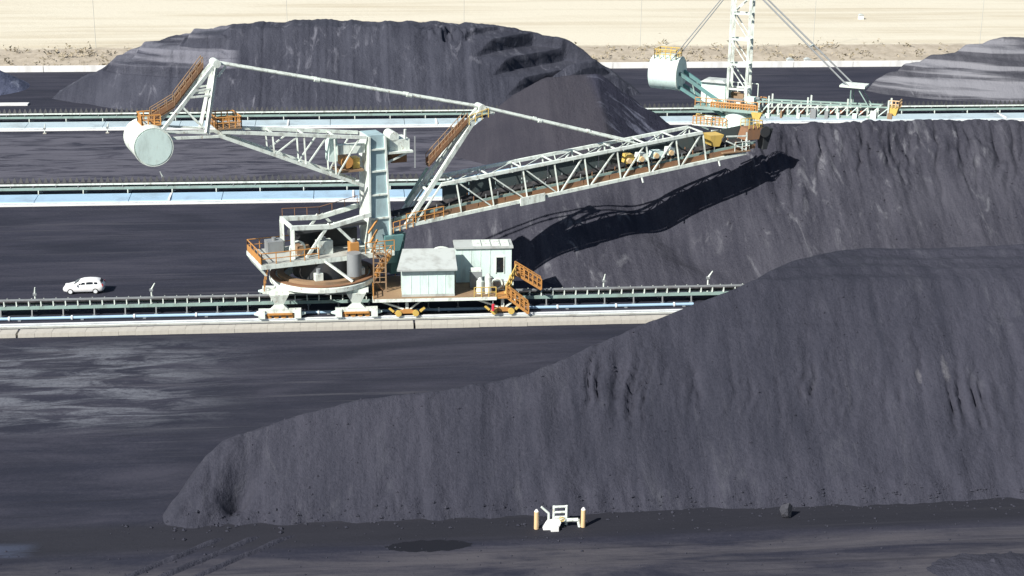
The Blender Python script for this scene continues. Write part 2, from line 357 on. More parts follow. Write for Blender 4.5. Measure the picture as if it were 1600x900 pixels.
pile('coal_pile', 2, 100, 151.9, 192, 0.2, h_mid, 'coal_mid', 'tall gullied coal pile under the tip of the stacker boom')

# --- brown cone between the second and third conveyors
bx_, bz_ = curve([(690, 238), (765, 178), (800, 150), (853, 121), (930, 110), (1000, 163), (1085, 217)], 218)
def h_brown(X, Y):
    crest = np.interp(X, bx_, bz_); crest = np.where(X < bx_[0], bz_[0]-(bx_[0]-X)*0.7, crest); crest = np.where(X > bx_[-1], bz_[-1]-(X-bx_[-1])*0.7, crest)
    h = crest - np.abs(Y-218)*0.60; h = smin(h, 11.5+0*X, 0.8)
    e = ss(34, 37, X+(Y-218)*0.15)
    h = h + e*0.5*fbm((X+Y*0.1)*0.2, (Y-0.3*X)*0.9, 52)
    return h + 0.3*fbm(X*0.12, Y*0.12, 51)*ss(0.2, 2, h) + 0.06*fbm(X*1.2, Y*1.2, 53)
pile('coal_pile', 2, 58, 198.5, 241, 0.3, h_brown, 'coal_brown', 'smooth brownish cone of coal behind the stacker boom')

# --- far benched pile
ax_, az_ = curve([(125, 122), (160, 104), (200, 80), (260, 60), (300, 50), (350, 38), (420, 34), (560, 32), (700, 34), (790, 41), (840, 50), (890, 64), (930, 92), (965, 118), (990, 134)], 270)
def terrace(h, step, off, sharp=0.16, wall=0.92):
    t = (h-off)/step; f = np.floor(t); r = t-f; return off+step*(f+ss(0, sharp, r)*wall+r*(1-wall))
def h_far(X, Y):
    crest = np.interp(X, ax_, az_); crest = np.where(X < ax_[0], az_[0]-(ax_[0]-X)*0.6, crest); crest = np.where(X > ax_[-1], az_[-1]-(X-ax_[-1])*0.7, crest)
    crest = crest + 0.22*fbm(X*0.5, X*0, 92)*2
    h = crest - 0.72*np.maximum(262.5-Y, 0) - 0.80*np.maximum(Y-270.5, 0)
    cut = 12.6 - 0.66*((X-14.6)*0.71-(Y-262)*0.70)
    obl2 = 12.2 - 0.55*(-(X+21)*0.62-(Y-262)*0.785)
    h = smin(h, obl2, 0.4)
    raw = h
    # reclaimer benches cut round the right end
    tc = terrace(cut, 2.75, 2.2+0.25*fbm(X*0.1, Y*0.1, 9), 0.07, 0.80) + ss(268.0, 270.5, Y)*12 + ss(1.4, 0.6, cut)*4
    h = smin(raw, tc, 0.15)
    ml = ss(-20.5, -22, X)*ss(-45, -39, X)*ss(4.6, 5.4, raw)*(Y < 270)
    h = h*(1-ml) + (terrace(raw, 2.2, 0.7, 0.25)-0.9)*ml
    pk = np.exp(-((X-16.5)/3.8)**2)*ss(9.6, 10.6, raw)*(Y < 266)
    h = h - pk*1.1*np.clip(1-np.abs(fbm(X*0.6, Y*0.15, 97))*3, 0, 1)
    h = h + 0.28*fbm(X*0.16, Y*0.16, 94)*ss(0.2, 2, raw) + 0.05*fbm(X*0.8, Y*0.8, 95)
    return h
pile('coal_pile', -62, 58, 244.5, 288.2, 0.19, h_far, 'coal_far', 'largest distant coal pile with stepped benches cut into its right end')

# --- layered pile at the far right
fx_, fz_ = curve([(1345, 150), (1370, 124), (1410, 105), (1440, 93), (1500, 78), (1540, 64), (1600, 59), (1700, 57)], 264)
def h_right(X, Y):
    crest = np.interp(X, fx_, fz_); crest = np.where(X < fx_[0], fz_[0]-(fx_[0]-X)*0.6, crest)
    h = crest - np.abs(Y-264)*0.62
    raw = h
    q = raw-0.10*(118-X)*0.6
    t = terrace(q, 1.9, 0.4+0.5*fbm(X*0.05, X*0, 5), 0.45)+0.10*(118-X)*0.6-0.35
    m = ss(2.2, 3.4, raw)*(Y < 268)*0.8
    h = raw*(1-m)+t*m
    h = h + 0.9*np.exp(-((X-108)**2/14+(Y-249)**2/7)) + 0.8*np.exp(-((X-101)**2/9+(Y-249.5)**2/5))
    return h + 0.3*fbm(X*0.25, Y*0.25, 66)*ss(0.1, 1, raw) + 0.08*fbm(X*0.9, Y*0.9, 67)
pile('coal_pile', 80, 150, 245.5, 285, 0.35, h_right, 'coal_pale', 'pale grey layered coal pile beyond the second stacker')
# --- small blue-grey heap at the far left edge
lp = onZ(-14, 137)
coal('coal_blue', (0.05, 0.06, 0.10), (0.14, 0.16, 0.24), 0.4, 0.6, dustcol=(0.30, 0.33, 0.42))
def h_left(X, Y):
    return 3.9-0.60*np.sqrt((X-lp[0])**2+((Y-lp[1])*0.8)**2)+0.15*fbm(X*0.7, Y*0.7, 3)
pile('coal_pile', lp[0]-9, lp[0]+9, lp[1]-9, lp[1]+9, 0.4, h_left, 'coal_blue', 'small blue grey heap beside the white boundary wall')

# ================================================================== CONVEYORS, RAILS
def row(o, x0, x1, near, lab, labr, yrail=3.2):
    """o: Y of the concrete edge of this row (the rows share one layout)"""
    root = thing('conveyor', lab, 'conveyor', (x0, o+7.2, 0))
    yc = o+7.1
    sp = 1.18 if near else 2.8
    leg_sp = 3.0 if near else 5.6
    MB().beam((x0, yc-0.75, 0.92), (x1, yc-0.75, 0.92), 0.16, 0.32).build('stringer', 'green_steel', root)
    MB().beam((x0, yc+0.75, 0.92), (x1, yc+0.75, 0.92), 0.16, 0.32).build('stringer', 'green_steel', root)
    b = MB(); n = 2
    b.add([(x, yc+dy, z) for x in (x0, x1) for dy, z in ((-0.6, 1.42), (-0.25, 1.22), (0.25, 1.22), (0.6, 1.42), (0.6, 1.40), (0.25, 1.19), (-0.25, 1.19), (-0.6, 1.40))],
          [(i, (i+1) % 8, 8+(i+1) % 8, 8+i) for i in range(8)]); b.build('belt', 'belt', root)
    MB().add([(x, yc+dy, 0.62) for x in (x0, x1) for dy in (-0.5, 0.5)], [(0, 1, 3, 2)]).build('return_belt', 'belt', root)
    if near: MB().beam((x0, yc-0.82, 1.76), (x1, yc-0.82, 1.76), 0.22, 0.14).build('cover_rail', 'grey_steel', root)
    else: MB().beam((x0, yc-0.85, 1.5), (x1, yc-0.85, 1.5), 0.14, 0.2).build('cover_rail', 'white_steel', root)
    i0 = MB(); i0.beam((0, -0.80, 1.08), (0, -0.80, 1.69 if near else 1.4), 0.13, 0.10); i0.beam((0, 0.80, 1.08), (0, 0.80, 1.40), 0.07, 0.08); i0.beam((0, -0.8, 1.1), (0, 0.8, 1.1), 0.08, 0.08)
    for a, c in (((0, -0.7, 1.44), (0, -0.28, 1.16)), ((0, -0.28, 1.14), (0, 0.28, 1.14)), ((0, 0.28, 1.16), (0, 0.7, 1.44))): i0.tube(a, c, 0.035, 5)
    proto = i0.build('idler_frame', 'white_steel' if near else 'grey_steel', root); me = proto.data
    me.transform(Matrix.Translation(root.location))     # back to local profile coordinates
    proto.location = (0.4, yc-root.location.y, 0)
    x = x0+0.4+sp
    while x < x1: mesh_obj('idler_frame', me, root, (x-x0, yc-root.location.y, 0)); x += sp
    l0 = MB()
    for s_ in (-1, 1): l0.beam((0, s_*0.75, 0.78), (0, s_*0.95, 0.0), 0.12, 0.12); l0.box((0, s_*0.95, 0.05), (0.34, 0.3, 0.1))
    l0.beam((0, -0.8, 0.5), (0, 0.8, 0.5), 0.08)
    proto = l0.build('leg', 'grey_steel' if near else 'white_steel', root); me = proto.data; me.transform(Matrix.Translation(root.location)); proto.location = (1.0, yc-root.location.y, 0)
    x = x0+1.0+leg_sp
    while x < x1: mesh_obj('leg', me, root, (x-x0, yc-root.location.y, 0)); x += leg_sp
    if not near:   # small troughing roller brackets sticking up behind the belt
        q = MB(); x = x0+0.2
        while x < x1:
            q.add([(x-0.28, yc+0.72, 1.4), (x+0.28, yc+0.72, 1.4), (x+0.05, yc+0.95, 2.0), (x-0.05, yc+0.95, 2.0), (x-0.28, yc+0.95, 1.4), (x+0.28, yc+0.95, 1.4)], [(0, 1, 2, 3), (1, 5, 2), (5, 4, 3, 2), (4, 0, 3), (0, 4, 5, 1)]); x += 0.78
        q = q.build('roller_brackets', 'dark_steel', root); q['kind'] = 'stuff'
    # ---- rails
    for yy, nm, lb in ((o+yrail, 'front', labr), (o+10.6, 'rear', labr.replace('in front of', 'behind'))):
        rr = thing('crane_rail', lb, 'rail', (x0, yy, 0))
        b = MB(); b.box(((x0+x1)/2, yy, 0.06), (x1-x0, 0.7, 0.12)); b.build('rail_bed', 'deck_grey' if near else 'white_wall', rr)
        b = MB(); b.box(((x0+x1)/2, yy, 0.14), (x1-x0, 0.22, 0.03)); b.box(((x0+x1)/2, yy, 0.22), (x1-x0, 0.08, 0.12)); b.box(((x0+x1)/2, yy, 0.31), (x1-x0, 0.26, 0.07)); b.build('rail_head', 'rail_top', rr)
row(141.0, -48, 62, True, 'green framed belt conveyor running under the large stacker', 'steel crane rail in front of the conveyor under the large stacker')
row(189.4, -75, 110, False, 'middle belt conveyor beside the bright blue channel', 'steel crane rail in front of the middle conveyor', 1.5)
row(235.6, -85, 150, False, 'farthest belt conveyor at the foot of the largest coal pile', 'steel crane rail in front of the farthest conveyor', 0.9)
# near concrete kerb of cast blocks
kr = thing('concrete_kerb', 'cream concrete kerb of cast blocks along the near crane rail', 'kerb', (-48, 141.8, 0))
b = MB().box((0, 0, 0.2), (1.545, 1.35, 0.40)); b0 = b.build('block', 'concrete', None); b0.parent = kr
me = b0.data; x = -47.2; first = True; i = 0
while x < 32:
    loc = (x+48, random.uniform(-0.02, 0.02), random.uniform(-0.012, 0.012))
    gap = i in (9, 33, 52)
    if first: b0.location = loc; first = False
    else: mesh_obj('block', me, kr, loc)
    if gap: x += 0.2
    x += 1.56; i += 1
# pale water pipe in front of the near conveyor
p = thing('water_pipe', 'thin pale blue water pipe lying in front of the near conveyor', 'pipe', (-48, 146.2, 0))
MB().tube((-48, 146.2, 0.2), (34, 146.2, 0.2), 0.16, 10).build('pipe', 'pale_blue', p, True)
for x in np.arange(-46, 33, 6.0):
    q = MB().tube((x-0.08, 146.2, 0.2), (x+0.08, 146.2, 0.2), 0.24, 10).build('flange', 'rail_top', p)
    MB().box((x+1, 146.2, 0.03), (0.3, 0.5, 0.1)).build('saddle', 'grey_steel', p)
# concrete strips along the two rear rows; sky reflection put into their blue
def strip(y0, y1, x0, x1, lab, mt='pale_blue'):
    c = thing('concrete_strip', lab, 'strip', (x0, y0, 0))
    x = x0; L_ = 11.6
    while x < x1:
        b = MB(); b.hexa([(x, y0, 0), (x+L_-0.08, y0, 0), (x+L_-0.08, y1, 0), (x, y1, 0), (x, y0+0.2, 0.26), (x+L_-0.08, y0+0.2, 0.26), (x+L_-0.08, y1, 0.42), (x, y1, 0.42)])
        b.build('slab_panel', mt, c); x += L_
    b0 = MB().hexa([(q*0.12, yy, z) for z in (0.20, 0.46) for q, yy in ((-1, 0.05), (1, 0.05), (1, y1-y0-0.1), (-1, y1-y0-0.1))]).build('slab_strap', 'white_wall'); b0.parent = c
    x = 5.0
    while x < x1-x0:
        mesh_obj('slab_strap', b0.data, c, (x, 0, 0)); x += 11.6*2
    b0.location = (1.0, 0, 0)
strip(191.7, 195.0, -75, 110, 'concrete, sky-reflection blue channel along the middle conveyor')
strip(237.4, 241.0, -85, 150, 'concrete, pale sky-reflection blue channel along the farthest conveyor', 'far_sky_blue')

# ================================================================== boundary wall, poles, scrub
wl = thing('boundary_wall', 'low white wall between the coal yard and the scrub bank', 'wall', (0, 289.3, 0))
b0 = MB().box((0, 0, 0.55), (11.7, 0.5, 1.1)).build('wall_panel', 'white_wall'); b0.parent = wl
for i, x in enumerate(np.arange(-110, 175, 11.8)):
    loc = (float(x), 0, 0)
    if i == 0: b0.location = loc
    else: mesh_obj('wall_panel', b0.data, wl, loc)
for px, lab in ((150, 'slim grey pole standing in the dry field behind the largest coal pile'),)*1:
    pass
pm = None
for px in (150, 450, 725, 1000, 1270, 1530):
    q = onZ(px, 74, 2.0); t = thing('utility_pole', 'slim grey pole standing at the edge of the dry field', 'pole', (q[0], q[1], 2.0), 'poles along the edge of the field')
    if pm is None:
        o1 = MB().tube((0, 0, -0.1), (0, 0, 13), 0.055, 6, 0.04).build('shaft', 'deck_grey'); o2 = MB().beam((-0.7, 0, 12.6), (0.7, 0, 12.6), 0.08).build('cross_arm', 'grey_steel'); pm = (o1.data, o2.data); o1.parent = t; o2.parent = t
    else:
        mesh_obj('shaft', pm[0], t, (0, 0, 0)); mesh_obj('cross_arm', pm[1], t, (0, 0, 0))
k = N('dry_shrub'); oi = k.noise(0.35, det=3)
M['shrub'] = k.out(k.mix(k.rng(oi, 0.36, 0.64), (0.23, 0.205, 0.145), (0.36, 0.315, 0.235)), 0.95, 0, 0.1)
b = MB()
for i in range(650):
    x = random.uniform(-95, 165); y = random.triangular(291.5, 307, 297); z = np.interp(y, ys, zs); r = random.choice((0.2, 0.3, 0.45, 0.9))*random.uniform(0.8, 1.3)
    for j in range(9):
        c = Vector((x+random.gauss(0, r*0.7), y+random.gauss(0, r*0.7), z+abs(random.gauss(0, r*0.55))))
        d1 = Vector((random.uniform(-1, 1), random.uniform(-1, 1), random.uniform(-1, 1)))*r*0.45; d2 = Vector((random.uniform(-1, 1), random.uniform(-1, 1), random.uniform(-0.2, 1)))*r*0.45
        b.add([c-d1, c+d2, c+d1], [(0, 1, 2)])
tag(b.build('scrub', 'shrub'), 'dry brown and olive scrub on the bank behind the wall', 'scrub', kind='stuff')
for px, py, lab in ((1238, 104, 'white marker block standing by the wall'), (1264, 103, 'taller white marker block behind the valve on the wall'), (1345, 30, 'small white hut alone in the dry field')):
    z = 0.1 if py > 90 else 2.0
    q = onZ(px, py, z); q[1] = max(q[1], 291.0)
    s_ = 1.1 if py > 90 else 0.9
    t = thing('marker_block' if py > 90 else 'field_hut', lab, 'block' if py > 90 else 'hut', (q[0], q[1], z))
    MB().hexa([(q[0]+i*s_*0.6, q[1]+j*0.5, z+zz) for zz, kx in ((-0.1, 1), (s_, 0.9)) for i, j in ((-kx, -1), (kx, -1), (kx, 1), (-kx, 1))]).build('body', 'white_wall', t)
    MB().hexa([(q[0]+i*s_*0.7, q[1]+j*0.6, z+zz) for zz, kx in ((s_+0.002, 1), (s_+0.3, 0.3)) for i, j in ((-kx, -1), (kx, -1), (kx, 1), (-kx, 1))]).build('cap', 'grey_roof', t)

# ================================================================== STACKER (large, near)
FA = Frame((onY(505, 430, 148)[0], 148.0, 0), 18.0); S = FA.S; L = FA.L
def SP(px, py, v): u, z = S(px, py, v); return L(u, v, z)
stk = thing('stacker', 'large pale green stacker with long truss boom and drum counterweight', 'stacker', (FA.o[0], FA.o[1], 0))
YF, YR = 144.2, 151.6
xl = onY(437, 480, YF)[0]; xr = onY(557, 480, YF)[0]
# --- travel bogies and portal
for xx in (xl, xr):
    for yy in (YF, YR):
        b = MB(); b.box((xx, yy, 1.12), (3.0, 0.5, 0.34)); b.hexa([(xx+i, yy+j*0.28, z) for z, h in ((1.29, 0.9), (1.75, 0.45)) for i, j in ((-h, -1), (h, -1), (h, 1), (-h, 1))])
        bg_ = b.build('bogie', 'white_steel', stk)
        for dx in (-1.05, -0.35, 0.35, 1.05):
            MB().tube((xx+dx, yy-0.13, 0.65), (xx+dx, yy+0.13, 0.65), 0.30, 14).build('wheel', 'orange_rail', bg_)
        MB().box((xx, yy-0.31, 0.86), (2.4, 0.08, 0.20)).build('wheel_guard', 'orange_rail', bg_)
        for s_ in (-1, 1):
            MB().hexa([(xx+s_*1.75+i*0.32, yy+j*0.4, z) for z in (0.42, 1.25) for i, j in ((-1, -1), (1, -1), (1, 1), (-1, 1))]).build('rail_guard', 'white_steel', bg_)
            MB().tube((xx+s_*2.08, yy, 0.8), (xx+s_*2.5, yy, 0.8), 0.22, 8, 0.10).build('buffer', 'mint_panel', bg_)
        # leg: narrow foot, wide top
        sy = 1 if yy < 148 else -1
        lg = MB().hexa([(xx+i*a, yy+sy*0.15+j*c, z) for z, a, c in ((1.752, 0.38, 0.35), (2.9, 0.95, 0.75)) for i, j in ((-1, -1), (1, -1), (1, 1), (-1, 1))]).build('leg', 'white_steel', stk)
b = MB()
for yy in (YF+0.2, YR-0.2): b.box(((xl+xr)/2, yy, 3.05), (xr-xl+2.4, 0.9, 0.28))
for xx in (xl, xr): b.box((xx, 148, 3.052), (0.9, YR-YF-1.32, 0.27))
b.build('portal_beam', 'white_steel', stk)
C0 = (FA.o[0], FA.o[1], 0)
rg = MB().ring(C0, [(5.2, 3.2), (5.35, 3.3), (5.35, 3.72), (5.2, 3.82), (3.6, 3.82), (3.6, 3.2)], 56).build('ring_girder', 'white_steel', stk, True)
MB().ring(C0, [(4.55, 3.825), (4.55, 4.15), (3.9, 4.15), (3.9, 3.825)], 56).build('slew_bearing', 'brown_deck', rg, True)
MB().ring(C0, [(5.28, 3.84), (5.28, 3.94), (4.75, 3.94), (4.75, 3.84)], 56).build('walkway', 'rust_mesh', rg)
b = MB()
for k_ in range(24):
    a = R(100+k_*15)
    if not 200 < (100+k_*15) % 360 < 300: b.tube((C0[0]+5.25*math.cos(a), C0[1]+5.25*math.sin(a), 3.8), (C0[0]+5.25*math.cos(a), C0[1]+5.25*math.sin(a), 4.9), 0.04, 5)
b.torus((C0[0], C0[1], 4.9), (0, 0, 1), 5.25, 0.02, 48, 4)
MB().ring(C0, [(3.0, 3.83), (3.0, 5.6), (2.4, 5.6), (2.4, 3.83)], 32).build('turntable', 'dark_steel', stk, True)
for u, v in ((-1.5, 3.4), (2.9, 3.0)):
    b = MB(); b.box((u, v, 4.5), (0.8, 0.6, 0.7), FA); o_ = b.build('slew_motor', 'white_steel', stk); MB().tube(L(u, v, 4.852), L(u, v, 5.3), 0.22, 10).build('motor_cap', 'grey_steel', o_)
MB().beam(L(-0.7, 3.0, 5.9), L(1.6, 4.6, 4.0), 0.22).build('slew_brace', 'white_steel', stk)
b = MB(); b.torus(L(-2.2, 2.6, 4.9), FA.n, 0.9, 0.06, 20, 5); b.torus(L(0.1, 2.7, 4.9), FA.n, 0.8, 0.06, 20, 5); b.build('cable_loop', 'rubber', stk, True)
# brown stair tower between turntable and wagon
xa_, xb_ = onY(584, 430, 145.6)[0], onY(603, 430, 145.6)[0]
tw = MB()
for xx in (xa_, xb_):
    for yy in (145.6, 147.2): tw.beam((xx, yy, 2.0), (xx, yy, 6.6), 0.14)
for z in (3.4, 4.9, 6.3):
    for yy in (145.6, 147.2): tw.beam((xa_, yy, z), (xb_, yy, z), 0.1)
tw = tw.build('stair_tower', 'brown_deck', stk)
for k_, (za, zb__) in enumerate(((2.0, 3.4), (3.4, 4.9), (4.9, 6.3))):
    p_, q_ = ((xa_, xb_) if k_ % 2 else (xb_, xa_)); MB().beam((p_, 146.4, za), (q_, 146.4, zb__), 0.7, 0.12).build('flight', 'rust_mesh', tw)
    MB().rail([(xa_, 145.55, zb__), (xb_, 145.55, zb__)], 1.0, 0.045, 0.6).build('handrail', 'brown_deck', tw)
MB().beam(((xa_+xb_)/2, 146.4, 6.2), L(5.6, 1.8, 5.7), 0.6, 0.12).build('bridge', 'brown_deck', tw)
for xx in (xl, xr):
    MB().box((xx, 148, 2.2), (0.5, 2.2, 0.5)).build('cable_drum', 'rust_mesh', stk); MB().beam((xx, 148, 2.45), (xx, 148, 2.92), 0.2).build('drum_hanger', 'dark_steel', stk)
MB().rail([(xl-1.4, YF-0.2, 3.2), (xl-1.4, YR, 3.2)], 1.0, 0.05, 1.2).build('handrail', 'orange_rail', stk)
# --- rotating deck
def fbox(u0, u1, v0, v1, z0, z1, name, mat, parent):
    return MB().hexa([L(u, v, z) for z in (z0, z1) for u, v in ((u0, v1), (u1, v1), (u1, v0), (u0, v0))]).build(name, mat, parent)
dk = fbox(-7.0, 6.6, -2.8, 2.8, 5.62, 6.05, 'slew_deck', 'white_steel', stk)
fbox(-6.95, 3.9, -2.75, 2.75, 6.054, 6.10, 'deck_grating', 'deck_grey', dk)
MB().rail([L(-1.2, 2.72, 6.1), L(-6.9, 2.72, 6.1), L(-6.9, -2.72, 6.1), L(3, -2.72, 6.1)], 1.1, 0.055, 1.3).build('handrail', 'orange_rail', dk)
MB().hexa([L(u, v, z) for z in (6.11, 6.75) for u, v in ((-6.98, 2.6), (-6.92, 2.6), (-6.92, -2.6), (-6.98, -2.6))]).build('toe_board', 'orange_rail', dk)
MB().hexa([L(u, v, z) for z, u0 in ((4.9, -6.6), (5.615, -7.0)) for u, v in ((u0, 2.6), (u0+0.2, 2.6), (u0+0.2, -2.6), (u0, -2.6))]).build('skirt_plate', 'white_steel', dk)
for u, v, sx, sy, sz, mt, nm in ((-0.1, 0.9, 1.5, 1.1, 1.3, 'white_steel', 'gearbox'), (-2.2, 0.4, 1.2, 1.2, 0.9, 'brown_deck', 'drive_motor'), (2.6, 1.9, 0.9, 0.9, 1.1, 'orange_rail', 'oil_unit'), (-4.6, -1.2, 1.6, 1.3, 1.2, 'grey_steel', 'control_box'), (-1.6, -1.5, 2.0, 1.2, 1.4, 'mint_panel', 'switch_box')):
    o_ = fbox(u-sx/2, u+sx/2, v-sy/2, v+sy/2, 6.11, 6.11+sz, nm, mt, dk)
    MB().tube(L(u, v, 6.112+sz), L(u, v, 6.4+sz), 0.22, 8).build('cap', 'grey_steel', o_)
MB().tube(L(2.2, 3.3, 4.2), L(2.2, 3.3, 6.5), 0.72, 18).build('oil_tank', 'grey_steel', stk, True)
MB().torus(L(-2.9, 1.2, 6.9), FA.n, 0.75, 0.09, 20, 6).build('cable_guide', 'white_steel', dk, True)
# --- side frames on the deck
b = MB()
fr = MB()
for v in (1.9, -1.9):
    fr.beam(L(-3.7, v, 9.25), L(0.3, v, 9.0), 0.38, 0.42); fr.beam(L(0.3, v, 9.0), L(4.45, v, 9.85), 0.38, 0.42)
sf = fr.build('side_frame', 'white_steel', stk)
for v in (1.9, -1.9):
    MB().beam(L(-3.55, v, 6.1), L(-3.55, v, 9.1), 0.42, 0.42).build('post', 'white_steel', sf)
    MB().beam(L(-2.2, v, 6.1), L(0.2, v, 9.3), 0.26).build('diagonal', 'white_steel', sf)
    MB().beam(L(0.6, v, 9.3), L(3.4, v, 6.3), 0.26).build('diagonal', 'white_steel', sf)
MB().beam(L(-3.6, -1.7, 9.3), L(-3.6, 1.7, 9.3), 0.3).build('cross_beam', 'white_steel', sf)
MB().hexa([L(u, v, z+(u+3.0)*0.05) for z in (8.2, 8.5) for u, v in ((-3.0, 0.9), (4.3, 0.9), (4.3, -0.9), (-3.0, -0.9))]).build('belt_trough', 'dark_steel', sf)
fbox(-2.8, 3.9, -1.5, -0.8, 6.11, 7.9, 'tail_casing', 'dark_steel', sf)
MB().tube(L(-2.9, -0.8, 8.1), L(-2.9, 0.8, 8.1), 0.45, 14).build('tail_pulley', 'dark_steel', sf, True)
MB().rail([L(-3.5, -1.75, 9.5), L(0.3, -1.75, 9.3), L(4.3, -1.75, 10.1)], 0.8, 0.035, 1.4, False).build('handrail', 'rust_mesh', sf)
# --- main column
cl = MB().hexa([L(u, v, z) for z, u0, u1, w_ in ((6.056, 4.5, 6.75, 1.35), (17.6, 4.6, 6.2, 1.25)) for u, v in ((u0, w_), (u1, w_), (u1, -w_), (u0, -w_))]).build('column', 'column_shade_blue', stk)
for z in (9.2, 11.6, 14.0, 16.2):
    u1 = 6.75-(z-6)*0.047
    MB().hexa([L(u, v, zz) for zz in (z-0.08, z+0.08) for u, v in ((4.52, 1.48), (u1+0.08, 1.48), (u1+0.08, -1.48), (4.52, -1.48))]).build('rib', 'white_steel', cl)
MB().hexa([L(u, v, z) for z, k_ in ((6.3, 0), (17.5, 0.1)) for u, v in ((4.42+k_, 1.55), (4.62+k_, 1.55), (4.62+k_, -1.55), (4.42+k_, -1.55))]).build('flange', 'white_steel', cl)
MB().hexa([L(u, v, z) for z, k_ in ((6.3, 0), (17.5, -0.52)) for u, v in ((6.68+k_, 1.5), (6.86+k_, 1.5), (6.86+k_, -1.5), (6.68+k_, -1.5))]).build('flange', 'white_steel', cl)
MB().hexa([L(u, v, z) for z, u0, u1 in ((4.6, 6.0, 7.1), (7.4, 5.9, 7.9)) for u, v in ((u0, 2.0), (u1, 2.0), (u1, 1.56), (u0, 1.56))]).build('hopper_plate', 'teal_steel', cl)
ch = MB().hexa([L(u, v, z) for z, u0, u1, w_ in ((3.0, 6.9, 7.9, 0.7), (7.3, 6.9, 8.4, 1.2)) for u, v in ((u0, w_), (u1, w_), (u1, -w_), (u0, -w_))]).build('discharge_chute', 'teal_steel', stk)
b = MB(); b.rail([L(3.6, 2.75, 6.1), L(6.6, 2.75, 6.1)], 1.1, 0.05, 1.0); b.rail([L(6.9, 1.7, 7.6), L(9.0, 1.7, 8.0)], 1.1, 0.05, 0.8); b.build('handrail', 'orange_rail', stk)
for i in range(3): MB().beam(L(4.3-i*0.15, 2.5, 6.1+i*1.0), L(5.2, 1.7, 7.1+i*1.0), 0.16).build('ladder_rail', 'orange_rail', stk)
# stairs between ring and deck (orange)
b = MB(); b.beam(L(4.3, 3.2, 3.9), L(5.9, 3.2, 6.0), 0.08, 0.25); b.beam(L(4.3, 3.8, 3.9), L(5.9, 3.8, 6.0), 0.08, 0.25)
for i in range(8): b.box((4.4+i*0.2, 3.5, 4.0+i*0.26), (0.22, 0.55, 0.04), FA)
b.rail([L(4.3, 3.85, 3.9), L(5.9, 3.85, 6.0)], 1.0, 0.05, 0.7); b.build('access_stair', 'orange_rail', stk)
# --- boom
vb = 1.5
bot = [S(*p, vb) for p in ((614, 359), (648, 350), (1165, 239))]
top = [S(*p, vb) for p in ((690, 288), (1097, 207))]
def lin(a, b, u): t = (u-a[0])/(b[0]-a[0]); return a[1]+(b[1]-a[1])*t
zb = lambda u: lin(bot[1], bot[2], u); zt = lambda u: lin(top[0], top[1], u)
bm_ = MB()
for v in (vb, -vb):
    bm_.beam(L(bot[0][0], v, bot[0][1]), L(bot[1][0], v, bot[1][1]), 0.26, 0.34); bm_.beam(L(bot[1][0], v, bot[1][1]), L(bot[2][0], v, bot[2][1]), 0.26, 0.34)
    bm_.beam(L(top[0][0], v, top[0][1]), L(top[1][0], v, top[1][1]), 0.30, 0.32)
boom = bm_.build('boom', 'white_steel', stk)
tops = [S(px, py, vb)[0] for px, py in ((713, 290), (764, 278), (817, 268), (866, 258), (913, 248), (964, 238), (1009.5, 230), (1056, 223), (1098, 212))]
bots = [u+0.55 for u in tops]
for v in (vb, -vb):
    for i, (ut, ub) in enumerate(zip(tops, bots)):
        MB().beam(L(ut, v, zt(ut)-0.14), L(ub, v, zb(ub)+0.16), 0.15).build('post', 'white_steel', boom)
        if i < 8:
            a, c = (L(ut+0.2, v, zt(ut)-0.14), L(bots[i+1]-0.3, v, zb(bots[i+1])+0.16)) if i < 3 else (L(ub+0.3, v, zb(ub)+0.16), L(tops[i+1]-0.2, v, zt(tops[i+1])-0.14))
            MB().beam(a, c, 0.13).build('diagonal', 'white_steel', boom)
    MB().beam(L(top[0][0], v, top[0][1]), L(bot[1][0]+0.2, v, bot[1][1]+0.2), 0.16).build('diagonal', 'white_steel', boom)
for i, ut in enumerate(tops):
    MB().beam(L(ut, vb-0.13, zt(ut)), L(ut, -vb+0.13, zt(ut)), 0.13).build('cross_beam', 'white_steel', boom)
    MB().beam(L(bots[i], vb-0.13, zb(bots[i])), L(bots[i], -vb+0.13, zb(bots[i])), 0.16).build('cross_beam', 'green_steel', boom)
    if i < 8: MB().beam(L(ut, vb-0.13, zt(ut)), L(tops[i+1], -vb+0.13, zt(tops[i+1])), 0.09).build('brace', 'white_steel', boom)
u0, u1 = bot[0][0]+0.4, bot[2][0]+1.6
b = MB(); b.add([L(u, v, zb(u)+z) for u in (u0, u1) for v, z in ((0.75, 1.15), (0.3, 0.92), (-0.3, 0.92), (-0.75, 1.15), (-0.75, 1.1), (-0.3, 0.87), (0.3, 0.87), (0.75, 1.1))], [(i, (i+1) % 8, 8+(i+1) % 8, 8+i) for i in range(8)]); b.build('belt', 'belt', boom)
b = MB()
for v in (0.85, -0.85): b.beam(L(u0, v, zb(u0)+0.75), L(u1, v, zb(u1)+0.75), 0.12, 0.28)
b.build('belt_stringer', 'green_steel', boom)
u = u0+0.5
while u < u1-1:
    b = MB(); b.beam(L(u, -0.85, zb(u)+0.8), L(u, 0.85, zb(u)+0.8), 0.09)
    for s_ in (-1, 1): b.beam(L(u, s_*0.85, zb(u)+0.9), L(u, s_*0.85, zb(u)+1.35), 0.09); b.beam(L(u, s_*0.85, zb(u)+0.62), L(u, s_*0.85, zb(u)+0.1), 0.10)
    b.build('idler_frame', 'grey_steel' if random.random() < 0.6 else 'rust_mesh', boom); u += 1.35
